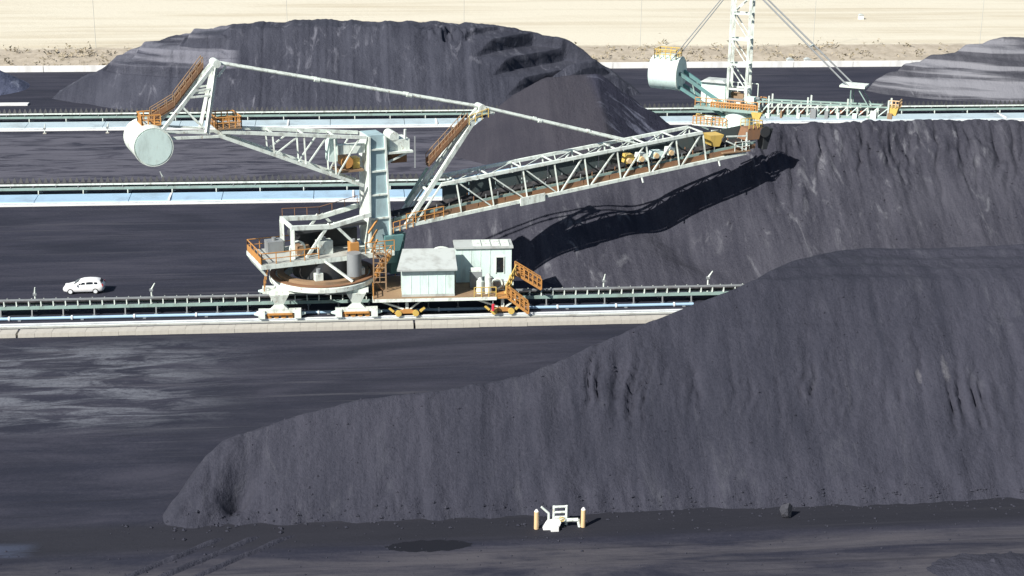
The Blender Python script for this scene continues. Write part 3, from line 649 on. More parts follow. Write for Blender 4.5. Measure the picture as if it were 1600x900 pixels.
# walkway along the near side inside the truss
b = MB(); b.hexa([L(u, v, zb(u)+z) for z in (0.18, 0.24) for u, v in ((u0+1, 1.34), (u1-2, 1.34), (u1-2, 0.95), (u0+1, 0.95))]); b.build('walkway', 'brown_deck', boom)
b = MB(); b.hexa([L(u, v, zb(u)+z) for z in (0.18, 0.24) for u, v in ((u0+1, -0.95), (u1-2, -0.95), (u1-2, -1.34), (u0+1, -1.34))]); b.build('walkway', 'brown_deck', boom)
b = MB(); b.rail([L(u0+1, 1.62, zb(u0+1)+0.15), L(u0+5, 1.62, zb(u0+5)+0.15)], 1.1, 0.05, 0.9); b.build('handrail', 'orange_rail', boom)
MB().hexa([L(u, v, zb(u)+z) for z in (0.02, 0.10) for u, v in ((u0+1.5, 0.94), (u1-1.2, 0.94), (u1-1.2, -0.94), (u0+1.5, -0.94))]).build('floor_plate', 'rust_mesh', boom)
uu = u0+6
while uu < u1-3:
    MB().hexa([L(u, v, zb(u)+z) for z in (0.2, 2.35) for u, v in ((uu, -1.30), (uu+2.92, -1.30), (uu+2.92, -1.34), (uu, -1.34))]).build('shadow_guard', 'guard_dark', boom); uu += 3.0  # tall dark panels added so the boom casts a solid shadow
uu = u0+3
while uu < u1-3:
    MB().hexa([L(u, v, zb(u)+z) for z in (0.26, 0.75) for u, v in ((uu, 1.30), (uu+2.9, 1.30), (uu+2.9, 1.26), (uu, 1.26))]).build('kick_panel', 'rust_mesh', boom); uu += 3.0  # rusty band on the lower chord, panelled to thicken the boom shadow
# long service pipe along the far top chord
MB().tube(L(14, -1.0, zt(14)-0.5), L(40, -1.0, zt(40)-0.9), 0.12, 8).build('service_pipe', 'pale_blue', boom, True)
for uu in (18, 22, 26, 30, 34, 38): MB().beam(L(uu, -1.0, zt(uu)-0.55), L(uu, -1.34, zt(uu)-0.1), 0.08).build('pipe_hanger', 'white_steel', boom)
# pale hood plate on the lower chord
ua, uc = S(812, 312, vb)[0], S(850, 300, vb)[0]
b = MB().hexa([L(u, v, zb(u)+z) for z in (-0.42, 0.42) for u, v in ((ua, 1.82), (uc, 1.82), (uc, 1.66), (ua, 1.66))]); b.build('splice_plate', 'white_steel', boom)
# machinery near the head
for px, py, v, sx, sz, mt, nm in ((982, 258, 0.6, 1.0, 1.3, 'yellow_steel', 'tension_drive'), (1002, 251, 0.9, 1.1, 1.2, 'white_steel', 'gearbox'), (1026, 246, 0.8, 1.4, 1.0, 'mint_panel', 'motor_box'), (1046, 248, 0.8, 0.7, 1.1, 'white_steel', 'dust_hood')):
    u, z = S(px, py, v); z = zb(u)+1.42
    o_ = MB().hexa([L(uu, vv, zz) for zz, q in ((z, 1), (z+sz*0.7, 0.75)) for uu, vv in ((u-sx/2*q, v+0.5), (u+sx/2*q, v+0.5), (u+sx/2*q, v-0.7), (u-sx/2*q, v-0.7))]).build(nm, mt, boom)
    MB().tube(L(u-sx*0.3, v+0.52, z+0.35), L(u-sx*0.3, v+0.85, z+0.35), 0.28, 10).build('motor', 'tan_post', o_)
    for s_ in (-1, 1): MB().beam(L(u+s_*sx*0.4, v-0.1, z), L(u+s_*sx*0.4, v-0.1, zb(u)+0.25), 0.12).build('stand', 'grey_steel', o_)
# --- boom head
uh, zh = S(1112, 214, 0)
hd = MB().hexa([L(u, v, z) for z, a, c in ((zh-0.9, uh-0.2, uh+0.5), (zh+0.35, uh-0.7, uh+1.0)) for u, v in ((a, 0.9), (c, 0.9), (c, -0.9), (a, -0.9))]).build('head_chute', 'yellow_steel', boom)
MB().tube(L(uh+1.0, -0.9, zh-0.2), L(uh+1.0, 1.15, zh-0.2), 0.30, 14).build('pulley', 'dark_steel', hd, True)
ue = S(1168, 239, vb)[0]; ze = zb(ue)
pl = MB().hexa([L(u, v, ze+z-0.02*(ue-u)) for z in (0.18, 0.30) for u, v in ((uh+0.5, 1.75), (ue+0.2, 1.75), (ue+0.2, -1.75), (uh+0.5, -1.75))]).build('head_platform', 'brown_deck', boom)
for v in (1.6, -1.6):
    MB().beam(L(uh+0.9, v, zh+0.3), L(ue-0.3, v, ze+1.9), 0.14).build('brace', 'white_steel', hd)
    MB().beam(L(uh+0.9, v, zh-0.2), L(ue-0.3, v, ze+0.35), 0.14).build('brace', 'white_steel', hd)
    MB().beam(L(ue-0.3, v, ze+0.3), L(ue-0.3, v, ze+2.3), 0.14).build('post', 'white_steel', hd)
u2, z2 = S(1178, 203, 0)
MB().hexa([L(u, v, z) for z, a, c, w_ in ((z2-0.9, u2-1.6, u2+0.2, 0.8), (z2+0.35, u2-1.2, u2+0.5, 0.8)) for u, v in ((a, w_), (c, w_), (c, -w_), (a, -w_))]).build('discharge_hood', 'rust_mesh', boom)
MB().tube(L(u2+0.9, -0.95, z2-0.1), L(u2+0.9, 0.95, z2-0.1), 0.62, 16).build('head_pulley', 'dark_steel', boom, True)
MB().hexa([L(u, v, z) for z, a, c, w_ in ((z2-2.2, u2+1.0, u2+1.5, 0.5), (z2+0.2, u2+0.8, u2+2.0, 0.8)) for u, v in ((a, w_), (c, w_), (c, -w_), (a, -w_))]).build('deflector', 'dark_steel', boom)
MB().rail([L(u2-3.4, 1.7, ze+0.3), L(ue+0.1, 1.7, ze+0.3), L(ue+0.1, -1.7, ze+0.3)], 1.0, 0.04, 0.9).build('handrail', 'white_steel', pl)
MB().rail([L(u2-1.2, 0.85, z2+0.35), L(u2+0.5, 0.85, z2+0.35), L(u2+0.5, -0.85, z2+0.35), L(u2-1.2, -0.85, z2+0.35)], 0.8, 0.045, 0.6).build('handrail', 'yellow_steel', boom)
for px in (1003, 1122):
    u = S(px, 258, vb)[0]; MB().beam(L(u, 1.55, zb(u)-0.17), L(u+0.1, 1.75, zb(u)-0.75), 0.14).build('flood_lamp', 'white_steel', boom)
# --- boom strut with stay bars
us, zs_ = S(750, 168, 0); ur, zr = S(627, 348, 0)
st_ = MB()
for s_ in (1, -1): st_.beam(L(ur, s_*1.35, zr), L(us, s_*0.45, zs_), 0.34, 0.42)
strut = st_.build('boom_strut', 'white_steel', stk)
for t in (0.3, 0.55, 0.8):
    uu, zz, vv = ur+(us-ur)*t, zr+(zs_-zr)*t, 1.35-0.9*t
    MB().beam(L(uu, vv-0.17, zz), L(uu, -vv+0.17, zz), 0.2).build('cross_beam', 'white_steel', strut)
MB().beam(L(S(634, 318, -1)[0], -1.2, S(634, 318, -1)[1]), L(S(668, 262, -1)[0], -1.0, S(668, 262, -1)[1]), 0.25).build('side_strut', 'green_steel', strut)
def stair(pa, pb, wd, v, name, parent):
    ua_, za_ = S(*pa, v); ub_, zb_ = S(*pb, v); o_ = MB().hexa([L(uu, vv, zz+h) for h in (-0.08, 0.06) for uu, zz, vv in ((ua_, za_, v+wd/2), (ub_, zb_, v+wd/2), (ub_, zb_, v-wd/2), (ua_, za_, v-wd/2))]).build(name, 'rust_mesh', parent)
    n_ = int(abs(zb_-za_)/0.28)
    for i in range(n_):
        t = (i+0.5)/n_; uu, zz = ua_+(ub_-ua_)*t, za_+(zb_-za_)*t
        MB().hexa([L(uu+a*0.16, v+c*wd*0.45, zz+0.07+h) for h in (0, 0.05) for a, c in ((-1, 1), (1, 1), (1, -1), (-1, -1))]).build('tread', 'rust_mesh', o_)
    for s_ in (1, -1):
        MB().hexa([L(uu, v+s_*(wd/2+q), zz+h) for h in (0.09, 0.62) for uu, zz, q in ((ua_, za_, 0.03), (ub_, zb_, 0.03), (ub_, zb_, 0), (ua_, za_, 0))]).build('side_mesh', 'rust_mesh', o_)
        MB().rail([L(ua_, v+s_*wd/2, za_+0.1), L(ub_, v+s_*wd/2, zb_+0.1)], 1.0, 0.045, 0.9).build('handrail', 'brown_deck', o_)
    return o_
stair((668, 258), (728, 192), 0.9, 0.3, 'strut_stair', strut)
MB().tube(L(us, -0.7, zs_), L(us, 0.7, zs_), 0.42, 12).build('sheave', 'white_steel', strut, True)
MB().beam(L(us+0.1, 0.3, zs_-0.1), L(us+1.4, 0.3, zs_-0.6), 0.35).build('stay_link', 'white_steel', strut)
MB().rail([L(us-1.5, 0.8, zs_-1.5), L(us+0.6, 0.8, zs_-0.9)], 0.9, 0.05, 0.8).build('handrail', 'yellow_steel', strut)
um, zm = S(336, 98, 0); ut_, zt_ = S(990, 222, 0)
for s_ in (1, -1):
    MB().tube(L(um+0.3, s_*0.45, zm), L(us, s_*0.45, zs_+0.1), 0.125, 8).build('stay_bar', 'white_steel', stk)
    MB().tube(L(us+0.1, s_*0.45, zs_+0.1), L(ut_, s_*0.9, zt_), 0.125, 8).build('stay_bar', 'white_steel', stk)
    for t in (0.35, 0.7):
        for (a, za), (c, zc), w1 in (((um, zm), (us, zs_+0.1), 0.45), ((us, zs_+0.1), (ut_, zt_), 0.65)):
            q = L(a+(c-a)*t, s_*w1, za+(zc-za)*t); q2 = L(a+(c-a)*(t+0.02), s_*w1, za+(zc-za)*(t+0.02)); MB().tube(q, q2, 0.2, 8).build('stay_joint', 'white_steel', stk)
# --- counterweight jib
vj = 1.3
j0 = S(345, 206, vj); j1 = S(572, 215, vj); k0 = S(345, 213, vj); k1 = S(568, 290, vj)
jt = lambda u: lin(j0, j1, u); jb = lambda u: lin(k0, k1, u)
jm = MB()
for v in (vj, -vj): jm.beam(L(*[j0[0], v, j0[1]]), L(j1[0], v, j1[1]), 0.26, 0.32); jm.beam(L(k0[0], v, k0[1]), L(k1[0], v, k1[1]), 0.26, 0.32)
jib = jm.build('counterweight_jib', 'white_steel', stk)
nodes = [S(px, 225, vj)[0] for px in (428, 477, 524)]
tn = [S(px, 218, vj)[0] for px in (452, 466, 510, 564)]
for v in (vj, -vj):
    for u in nodes: MB().beam(L(u-0.1, v, jt(u)-0.15), L(u, v, jb(u)+0.15), 0.15).build('post', 'white_steel', jib)
    for u, w_ in ((nodes[0]+0.15, tn[1]), (nodes[1]+0.15, tn[2]), (nodes[2]+0.15, tn[3]-0.2)): MB().beam(L(u, v, jb(u)+0.15), L(w_, v, jt(w_)-0.15), 0.13).build('diagonal', 'white_steel', jib)
for u in nodes+[S(385, 210, vj)[0]]:
    MB().beam(L(u, vj-0.13, jt(u)), L(u, -vj+0.13, jt(u)), 0.14).build('cross_beam', 'white_steel', jib)
    MB().beam(L(u, vj-0.13, jb(u)), L(u, -vj+0.13, jb(u)), 0.14).build('cross_beam', 'white_steel', jib)
uw = S(519, 240, 0.6)[0]
wh = fbox(uw-0.35, uw+0.45, -0.5, 0.9, jt(uw)-2.6, jt(uw)-0.2, 'winch_cabinet', 'mint_panel', jib)
u, z = S(540, 252, 0.3)
wn = MB().tube(L(u, -0.8, z), L(u, 0.9, z), 0.6, 16).build('winch_drum', 'orange_rail', jib, True)
fbox(u-1.0, u+1.6, -1.1, 1.1, z-0.95, z-0.75, 'winch_bed', 'brown_deck', jib)
fbox(u+0.7, u+1.4, -0.5, 0.5, z-0.74, z+0.3, 'winch_motor', 'yellow_steel', jib)
MB().hexa([L(uu, v, zz) for zz, a in ((15.9, 0), (16.8, 0)) for uu, v in ((uw+0.4, 1.0), (4.3, 1.0), (4.3, 0.2), (uw+0.4, 0.2))]).build('duct', 'white_steel', jib)
# head platform right of the column
pf = fbox(6.5, 9.2, -1.8, 1.4, 15.6, 15.8, 'rope_platform', 'white_steel', stk)
fbox(6.9, 9.0, -1.3, 0.9, 15.81, 16.9, 'rope_winch', 'white_steel', pf); MB().tube(L(7.4, -1.0, 17.2), L(7.4, 0.9, 17.2), 0.5, 14).build('sheave', 'white_steel', pf, True)
MB().tube(L(8.5, 0.9, 17.0), L(8.5, 1.0, 17.9), 0.14, 6).build('vent_pipe', 'white_steel', pf); fbox(7.2, 8.8, -1.0, 0.6, 14.5, 15.59, 'counter_roller', 'rust_mesh', pf)
MB().beam(L(9.4, 1.3, 14.0), L(9.4, 1.3, 17.2), 0.13).build('guide_post', 'grey_steel', pf)
for v in (1.1, -1.3): MB().beam(L(6.2, v, 14.6), L(8.8, v, 15.6), 0.18).build('bracket', 'white_steel', pf)
# --- counterweight mast
ua_, za_ = S(318, 203, 0); ub_, zb_ = S(252, 197, 0)
mst = MB()
for s_ in (1, -1):
    mst.beam(L(um, s_*0.5, zm), L(ua_, s_*1.3, za_), 0.30, 0.34); mst.beam(L(um-0.1, s_*0.5, zm), L(ub_-0.6, s_*1.4, zb_-0.6), 0.28, 0.32)
mast = mst.build('mast', 'white_steel', stk)
for s_ in (1, -1):
    for t in (0.42, 0.52):
        MB().beam(L(um+(ub_-um)*t, s_*(0.5+0.9*t), zm+(zb_-zm)*t), L(um+(ua_-um)*(t-0.06), s_*(0.5+0.8*t), zm+(za_-zm)*(t-0.06)), 0.17).build('brace', 'white_steel', mast)
    MB().beam(L(um+(ub_-um)*0.66, s_*1.05, zm+(zb_-zm)*0.66), L(ua_-0.2, s_*1.25, za_+0.4), 0.16).build('diagonal', 'white_steel', mast)
    MB().beam(L(ub_-0.8, s_*1.35, zb_-0.9), L(k0[0]+0.4, s_*1.3, k0[1]), 0.24).build('lower_chord', 'white_steel', mast)
    MB().beam(L(ub_-0.2, s_*1.35, zb_-0.2), L(ua_+0.3, s_*1.3, za_-0.1), 0.18).build('lower_chord', 'white_steel', mast)
for t in (0.25, 0.5, 0.75): MB().beam(L(um+(ua_-um)*t, 0.5+0.7*t, zm+(za_-zm)*t), L(um+(ua_-um)*t, -0.5-0.7*t, zm+(za_-zm)*t), 0.15).build('cross_beam', 'white_steel', mast)
MB().tube(L(um, -0.8, zm), L(um, 0.8, zm), 0.38, 12).build('sheave', 'white_steel', mast, True)
MB().beam(L(um+0.9, 0.4, zm-0.3), L(um+0.1, 0.4, zm-1.3), 0.2).build('stay_link', 'white_steel', mast)
stair((272, 164), (316, 106), 0.8, -0.9, 'mast_stair', mast)
stair((236, 188), (272, 166), 0.8, -0.9, 'mast_stair', mast)
u, z = S(232, 190, -0.6); o_ = MB().hexa([L(uu, v, zz) for zz in (z-0.12, z) for uu, v in ((u-0.9, 0.9), (u+0.9, 0.9), (u+0.9, -1.4), (u-0.9, -1.4))]).build('landing', 'orange_rail', mast)
MB().rail([L(u+0.85, 0.85, z), L(u-0.85, 0.85, z), L(u-0.85, -1.35, z), L(u+0.85, -1.35, z)], 0.85, 0.07, 0.5).build('handrail', 'orange_rail', o_)
u, z = S(352, 196, 0); pf = fbox(u-1.1, u+1.2, -1.7, 1.5, z-0.1, z+0.02, 'jib_platform', 'brown_deck', stk)
MB().rail([L(u-1.1, 1.45, z), L(u+1.2, 1.45, z), L(u+1.2, -1.65, z), L(u-1.1, -1.65, z), L(u-1.1, 1.45, z)], 1.05, 0.06, 0.6).build('handrail', 'orange_rail', pf)
MB().hexa([L(uu, v, zz) for zz in (z+0.1, z+0.6) for uu, v in ((u-0.2, -1.6), (u+1.1, -1.6), (u+1.1, -1.66), (u-0.2, -1.66))]).build('kick_panel', 'orange_rail', pf)
# --- counterweight drum
u, z = S(240, 230, 2.6); rr_ = 1.78
cw = MB(); cw.tube(L(u, -2.6, z), L(u, 2.6, z), rr_, 40); cw = cw.build('counterweight', 'white_steel', stk, True)
MB().tube(L(u, 2.602, z), L(u, 2.68, z), rr_*0.93, 40).build('end_plate', 'mint_panel', cw, True)
MB().torus(L(u, 2.6, z), FA.n, rr_, 0.06, 40, 6).build('rim', 'white_steel', cw, True)
for v in (-1.35, 1.35): MB().beam(L(u+0.3, v, z+rr_-0.2), L(ub_-0.6, v, zb_-0.5), 0.3).build('hanger', 'white_steel', cw)

# ================================================================== SERVICE WAGON behind the stacker
def W(px, py, Yq): return onY(px, py, Yq)
yA, yB = 143.4, 151.0
x0 = W(582, 466, yA)[0]; x1 = W(776, 466, yA)[0]; zd = W(680, 466, yA)[2]
wg = thing('service_wagon', 'rail wagon with pale green electrical house, cabin and orange stairs', 'wagon', ((x0+x1)/2, 147.5, 0))
def wbox(a, c, name, mat, parent, mb=None):
    m = mb or MB(); m.hexa([(x, y, z) for z in (a[2], c[2]) for x, y in ((a[0], a[1]), (c[0], a[1]), (c[0], c[1]), (a[0], c[1]))])
    return m.build(name, mat, parent)
dk = wbox((x0, yA, zd-0.32), (x1, yB, zd), 'deck', 'white_steel', wg)
wbox((x0+0.05, yA+0.05, zd+0.003), (x1-0.05, yB-0.05, zd+0.05), 'deck_plate', 'brown_deck', dk)
xs_ = [W(636, 490, YF)[0], W(785, 490, YF)[0]]
for i, xx in enumerate(xs_):
    for yy in (YF, YR-0.9):
        b = MB(); b.hexa([(xx+q*h, yy+j*0.25, z) for z, h in ((0.62, 1.25), (1.05, 0.35)) for q, j in ((-1, -1), (1, -1), (1, 1), (-1, 1))]); bb = b.build('bogie', 'orange_rail', wg)
        for s_ in (-1, 1):
            MB().tube((xx+s_*0.85, yy-0.15, 0.65), (xx+s_*0.85, yy-0.36, 0.65), 0.32, 14).build('wheel', 'yellow_steel', bb)
            MB().beam((xx+s_*1.3, yy, 0.75), (xx+s_*1.75, yy, 1.15), 0.22).build('rail_guard', 'yellow_steel', bb)
        MB().beam((xx, yy, 1.06), (xx, yy, zd-0.325), 0.3).build('pedestal', 'white_steel', bb)
        MB().beam((xx-0.3, yy-0.03, 1.02), (xx-2.8, yy-0.03, zd-0.4), 0.16).build('brace', 'white_steel', bb)
        MB().beam((xx+0.3, yy-0.03, 1.02), (xx+1.5, yy-0.03, zd-0.4), 0.14).build('brace', 'white_steel', bb)
MB().tube((x1-0.35, yA-0.1, 0.95), (x1-0.35, yA-0.1, 1.6), 0.14, 10).build('extinguisher', 'red_tank', dk)
wbox((x1-0.55, yA-0.0, 0.93), (x1-0.15, yA+0.3, 0.949), 'extinguisher_bracket', 'grey_steel', dk); MB().beam((x1-0.35, yA+0.15, 0.95), (x1-0.35, yA+0.15, zd-0.321), 0.08).build('hanger', 'grey_steel', dk)
# house
hy0, hy1 = 143.9, 147.2
hx0, hx1 = W(628, 440, hy0)[0], W(710, 440, hy0)[0]; hz = W(668, 421, hy0)[2]
hs = wbox((hx0, hy0, zd+0.055), (hx1, hy1, hz), 'electrical_house', 'mint_panel', wg)
ov = 0.5
rf = MB().add([(hx0-ov, hy0-ov, hz-0.02), (hx1+0.25, hy0-ov, hz-0.02), (hx1+0.25, hy1+0.2, hz+0.95), (hx0-ov+0.7, hy1+0.2, hz+0.95), (hx0-ov, hy0-ov, hz+0.16), (hx1+0.25, hy0-ov, hz+0.16), (hx1+0.25, hy1+0.2, hz+1.12), (hx0-ov+0.7, hy1+0.2, hz+1.12)],
    [(3, 2, 1, 0), (4, 5, 6, 7), (0, 1, 5, 4), (1, 2, 6, 5), (2, 3, 7, 6), (3, 0, 4, 7)]).build('roof', 'grey_roof', hs)
MB().add([(hx0, hy1-0.01, hz+0.002), (hx1, hy1-0.01, hz+0.002), (hx1, hy1-0.01, hz+0.90), (hx0+0.4, hy1-0.01, hz+0.90), (hx1, hy0+0.1, hz+0.002)], [(0, 1, 2, 3), (1, 4, 2)]).build('gable', 'mint_panel', hs)
wbox((hx0-0.03, hy0-0.04, zd+0.056), (hx1+0.03, hy0-0.003, zd+0.30), 'skirting', 'grey_roof', hs)
for x in np.linspace(hx0+0.9, hx1-0.9, 5): wbox((x-0.02, hy0-0.03, zd+0.302), (x+0.02, hy0-0.003, hz-0.03), 'panel_seam', 'mint_panel', hs)
wbox((hx1+0.003, hy0+1.0, zd+0.06), (hx1+0.05, hy0+1.9, zd+2.0), 'door', 'teal_steel', hs)
# cabin behind
cy0, cy1 = 148.2, 150.6
cx0, cx1 = W(712, 430, cy0)[0], W(799, 430, cy0)[0]; zc1 = W(750, 388, cy0)[2]; zc0 = zd+0.055
cb = wbox((cx0, cy0, zc0), (cx1, cy1, zc1), 'cabin', 'mint_panel', wg)
wbox((cx0-0.12, cy0-0.2, zc1+0.002), (cx1+0.15, cy1+0.15, zc1+0.2), 'roof', 'grey_roof', cb)
for i in range(4): xx = cx0+1.8+i*0.95; wbox((xx, cy0+0.2, zc1+0.202), (xx+0.8, cy1-0.3, zc1+0.30), 'roof_panel', 'white_steel', cb)
for x in np.linspace(cx0+0.6, cx1-2.2, 4): wbox((x-0.02, cy0-0.03, zc0), (x+0.02, cy0-0.003, zc1-0.05), 'panel_seam', 'white_steel', cb)
dx0, dx1 = W(775.5, 415, cy0)[0], W(786.5, 415, cy0)[0]; dz1 = W(780, 402, cy0)[2]; dz0 = W(780, 425, cy0)[2]
dr = wbox((dx0, cy0-0.05, max(dz0, zc0)), (dx1, cy0-0.003, dz1), 'window', 'glass', cb)
for a, c in (((dx0-0.1, dz0-0.1), (dx0-0.002, dz1+0.1)), ((dx1+0.002, dz0-0.1), (dx1+0.1, dz1+0.1)), ((dx0, dz1+0.002), (dx1, dz1+0.1))): wbox((a[0], cy0-0.08, max(a[1], zc0)), (c[0], cy0-0.003, c[1]), 'frame', 'white_steel', dr)
if x1 < cx1: wbox((x1+0.002, cy0-0.3, zd-0.25), (cx1+0.2, yB, zd), 'deck_extension', 'white_steel', dk)
# cable reel behind the house
q = W(688, 400, 149.6)
zr_ = W(688, 386, 149.6)[2]-1.55
rl = MB().torus((q[0], 149.6, zr_), (0.25, -1, 0), 1.5, 0.13, 36, 8).build('cable_reel', 'white_steel', wg, True)
for i in range(8):
    a = i*math.pi/4; e = Vector((math.cos(a)*0.97, math.cos(a)*0.24, math.sin(a))); MB().beam(Vector((q[0], 149.6, zr_))+e*0.3, Vector((q[0], 149.6, zr_))+e*1.4, 0.09).build('spoke', 'white_steel', rl)
MB().tube((q[0]-0.1, 149.2, zr_), (q[0]+0.1, 150.0, zr_), 0.32, 12).build('hub', 'grey_steel', rl); MB().beam((q[0], 149.8, zd+0.055), (q[0], 149.8, zr_-0.3), 0.3).build('stand', 'grey_steel', rl)
# tanks
for px in (750, 763):
    q = W(px, 447, 144.6); hh = 1.7 if px > 755 else 1.3
    t = MB().tube((q[0], 144.6, zd+0.055), (q[0], 144.6, zd+hh), 0.36, 16).build('tank', 'white_steel', wg, True)
    MB().tube((q[0], 144.6, zd+hh+0.002), (q[0], 144.6, zd+hh+0.35), 0.30, 12, 0.12).build('cap', 'white_steel', t, True)
q = W(748, 425, 147.0); fz = wbox((q[0]-0.9, 146.4, zd+0.055), (q[0]+0.3, 147.2, zd+1.7), 'transformer', 'grey_steel', wg)
wbox((q[0]-0.8, 146.45, zd+1.702), (q[0]+0.2, 147.1, zd+1.95), 'bushing', 'white_steel', fz)
q = W(778, 435, 146.0); fz = wbox((q[0]-0.8, 145.6, zd+0.055), (q[0]+0.6, 146.4, zd+0.9), 'hose_box', 'grey_steel', wg); MB().torus((q[0]-0.1, 145.56, zd+0.7), (0, 1, 0), 0.5, 0.09, 18, 6).build('hose', 'white_steel', fz, True)
# stairs: from upper deck corner down
def flight(pa, pb, y0, y1, n_, nm, parent):
    a = W(*pa, y0); c = W(*pb, y0); o_ = MB()
    for yy in (y0, y1): o_.beam((a[0], yy, a[2]), (c[0], yy, c[2]), 0.06, 0.26)
    o_ = o_.build(nm, 'orange_rail', parent)
    for i in range(n_):
        t = (i+0.5)/n_; wbox((a[0]+(c[0]-a[0])*t-0.14, y0+0.03, a[2]+(c[2]-a[2])*t-0.03), (a[0]+(c[0]-a[0])*t+0.14, y1-0.03, a[2]+(c[2]-a[2])*t+0.03), 'tread', 'brown_deck', o_)
    for yy in (y0, y1):
        MB().rail([(a[0], yy, a[2]), (c[0], yy, c[2])], 1.05, 0.07, 0.55).build('handrail', 'orange_rail', o_)
    return o_
flight((806, 428), (846, 452), 146.2, 147.1, 9, 'upper_stair', wg)
flight((792, 464), (826, 490), 143.6, 144.5, 10, 'lower_stair', wg)
e = W(792, 464, 143.6); lz = e[2]
wbox((x1+0.003, 143.5, lz-0.12), (e[0]+0.2, 145.6, lz), 'landing', 'orange_rail', dk) if e[0]+0.2 > x1+0.1 else None
e2 = W(806, 428, 146.2)
MB().beam((e2[0]-0.4, 146.0, e2[2]-0.05), (e[0]+0.1, 144.6, lz), 0.5, 0.1).build('ramp', 'yellow_steel', dk)
MB().rail([(e2[0], 146.0, e2[2]), (e[0], 144.4, lz)], 1.0, 0.07, 0.5).build('handrail', 'yellow_steel', dk)
MB().rail([(x1-2.2, yA+0.05, zd), (x1-0.05, yA+0.05, zd)], 1.0, 0.05, 0.8).build('handrail', 'yellow_steel', dk)
MB().rail([(x0+0.1, yA+0.1, zd), (x0+0.1, yB-0.1, zd)], 1.0, 0.06, 0.9).build('handrail', 'orange_rail', dk)
MB().rail([(x0+0.1, yB-0.1, zd), (cx0-0.2, yB-0.1, zd)], 1.0, 0.05, 1.2).build('handrail', 'orange_rail', dk)

# ================================================================== SECOND STACKER (behind the tall pile)
FB = Frame((onY(1155, 160, 197)[0], 197.0, 0), -30.0); S2 = FB.S; L2 = FB.L
s2 = thing('stacker', 'second stacker with tall lattice mast behind the gullied pile', 'stacker', (FB.o[0], FB.o[1], 0))
zdk = S2(1155, 165, 0)[1]
for xx in (-4.2, 4.2):
    for yy in (192.6, 200.0):
        b = MB().box((FB.o[0]+xx, yy, 0.9), (3.0, 0.6, 0.7)); bb = b.build('bogie', 'white_steel', s2)
        for dx in (-1, 0, 1): MB().tube((FB.o[0]+xx+dx, yy-0.35, 0.65), (FB.o[0]+xx+dx, yy+0.35, 0.65), 0.3, 12).build('wheel', 'orange_rail', bb)
        MB().beam((FB.o[0]+xx, yy, 1.25), (FB.o[0]+xx*0.7, 197+(yy-197)*0.75, 4.6), 1.0).build('leg', 'white_steel', s2)
MB().ring((FB.o[0], FB.o[1], 0), [(4.6, 4.6), (4.6, 5.5), (2.6, 5.5), (2.6, 4.6)], 40).build('ring_girder', 'white_steel', s2, True)
MB().ring((FB.o[0], FB.o[1], 0), [(2.2, 5.502), (1.8, zdk-0.5), (1.4, zdk-0.5), (1.4, 5.502)], 24).build('column', 'mint_panel', s2, True)
def f2(u0, u1, v0, v1, z0, z1, name, mat, parent): return MB().hexa([L2(u, v, z) for z in (z0, z1) for u, v in ((u0, v1), (u1, v1), (u1, v0), (u0, v0))]).build(name, mat, parent)
dk2 = f2(-5.5, 3.2, -2.2, 2.2, zdk-0.5, zdk-0.1, 'deck', 'green_steel', s2)
b = MB(); b.rail([L2(-5.4, 2.1, zdk-0.1), L2(3.1, 2.1, zdk-0.1)], 1.1, 0.06, 0.8); b.rail([L2(-5.4, -2.1, zdk-0.1), L2(3.1, -2.1, zdk-0.1)], 1.1, 0.06, 0.8); b.build('handrail', 'orange_rail', dk2)
ztop = S2(1158, -28, 0)[1]
mm = MB(); uL, uR = S2(1139, 150, 0)[0], S2(1168, 150, 0)[0]; uLt, uRt = S2(1147, 0, 0)[0], S2(1176, 0, 0)[0]
z00 = S2(1160, 0, 0)[1]; dz = z00-zdk
def mleg(u0, ut0, v):
    k_ = (ztop-zdk)/dz; return L2(u0, v, zdk-0.1), L2(u0+(ut0-u0)*k_, v*0.75, ztop)
lm = MB(); legs = []
for u0, ut0 in ((uL, uLt), (uR, uRt)):
    for v in (0.9, -0.9): a, c = mleg(u0, ut0, v); lm.beam(a, c, 0.30); legs.append((Vector(a), Vector(c)))
mast2 = lm.build('mast', 'white_steel', s2)
hts = [(S2(1155, py, 0)[1]-zdk)/(ztop-zdk) for py in (137, 99, 60, 20, -10)]
for i, t in enumerate(hts):
    for a, c in ((0, 2), (1, 3), (0, 1), (2, 3)): MB().beam(legs[a][0].lerp(legs[a][1], t), legs[c][0].lerp(legs[c][1], t), 0.22).build('rung', 'white_steel', mast2)
    if i < 4:
        for a, c in ((0, 2), (1, 3)):
            if i % 2 == 0 or i == 1: p_, q_ = legs[a][0].lerp(legs[a][1], hts[i+1]), legs[c][0].lerp(legs[c][1], t)
            else: p_, q_ = legs[a][0].lerp(legs[a][1], t), legs[c][0].lerp(legs[c][1], hts[i+1])
            MB().beam(p_, q_, 0.13).build('diagonal', 'white_steel', mast2)
MB().beam(legs[0][1], legs[2][1], 0.4).build('mast_head', 'white_steel', mast2); MB().beam(legs[1][1], legs[3][1], 0.4).build('mast_head', 'white_steel', mast2)
MB().rail([legs[1][0], legs[3][0]+Vector((1, -0.5, 0))], 3.0, 0.06, 1.0, False).build('handrail', 'white_steel', dk2)
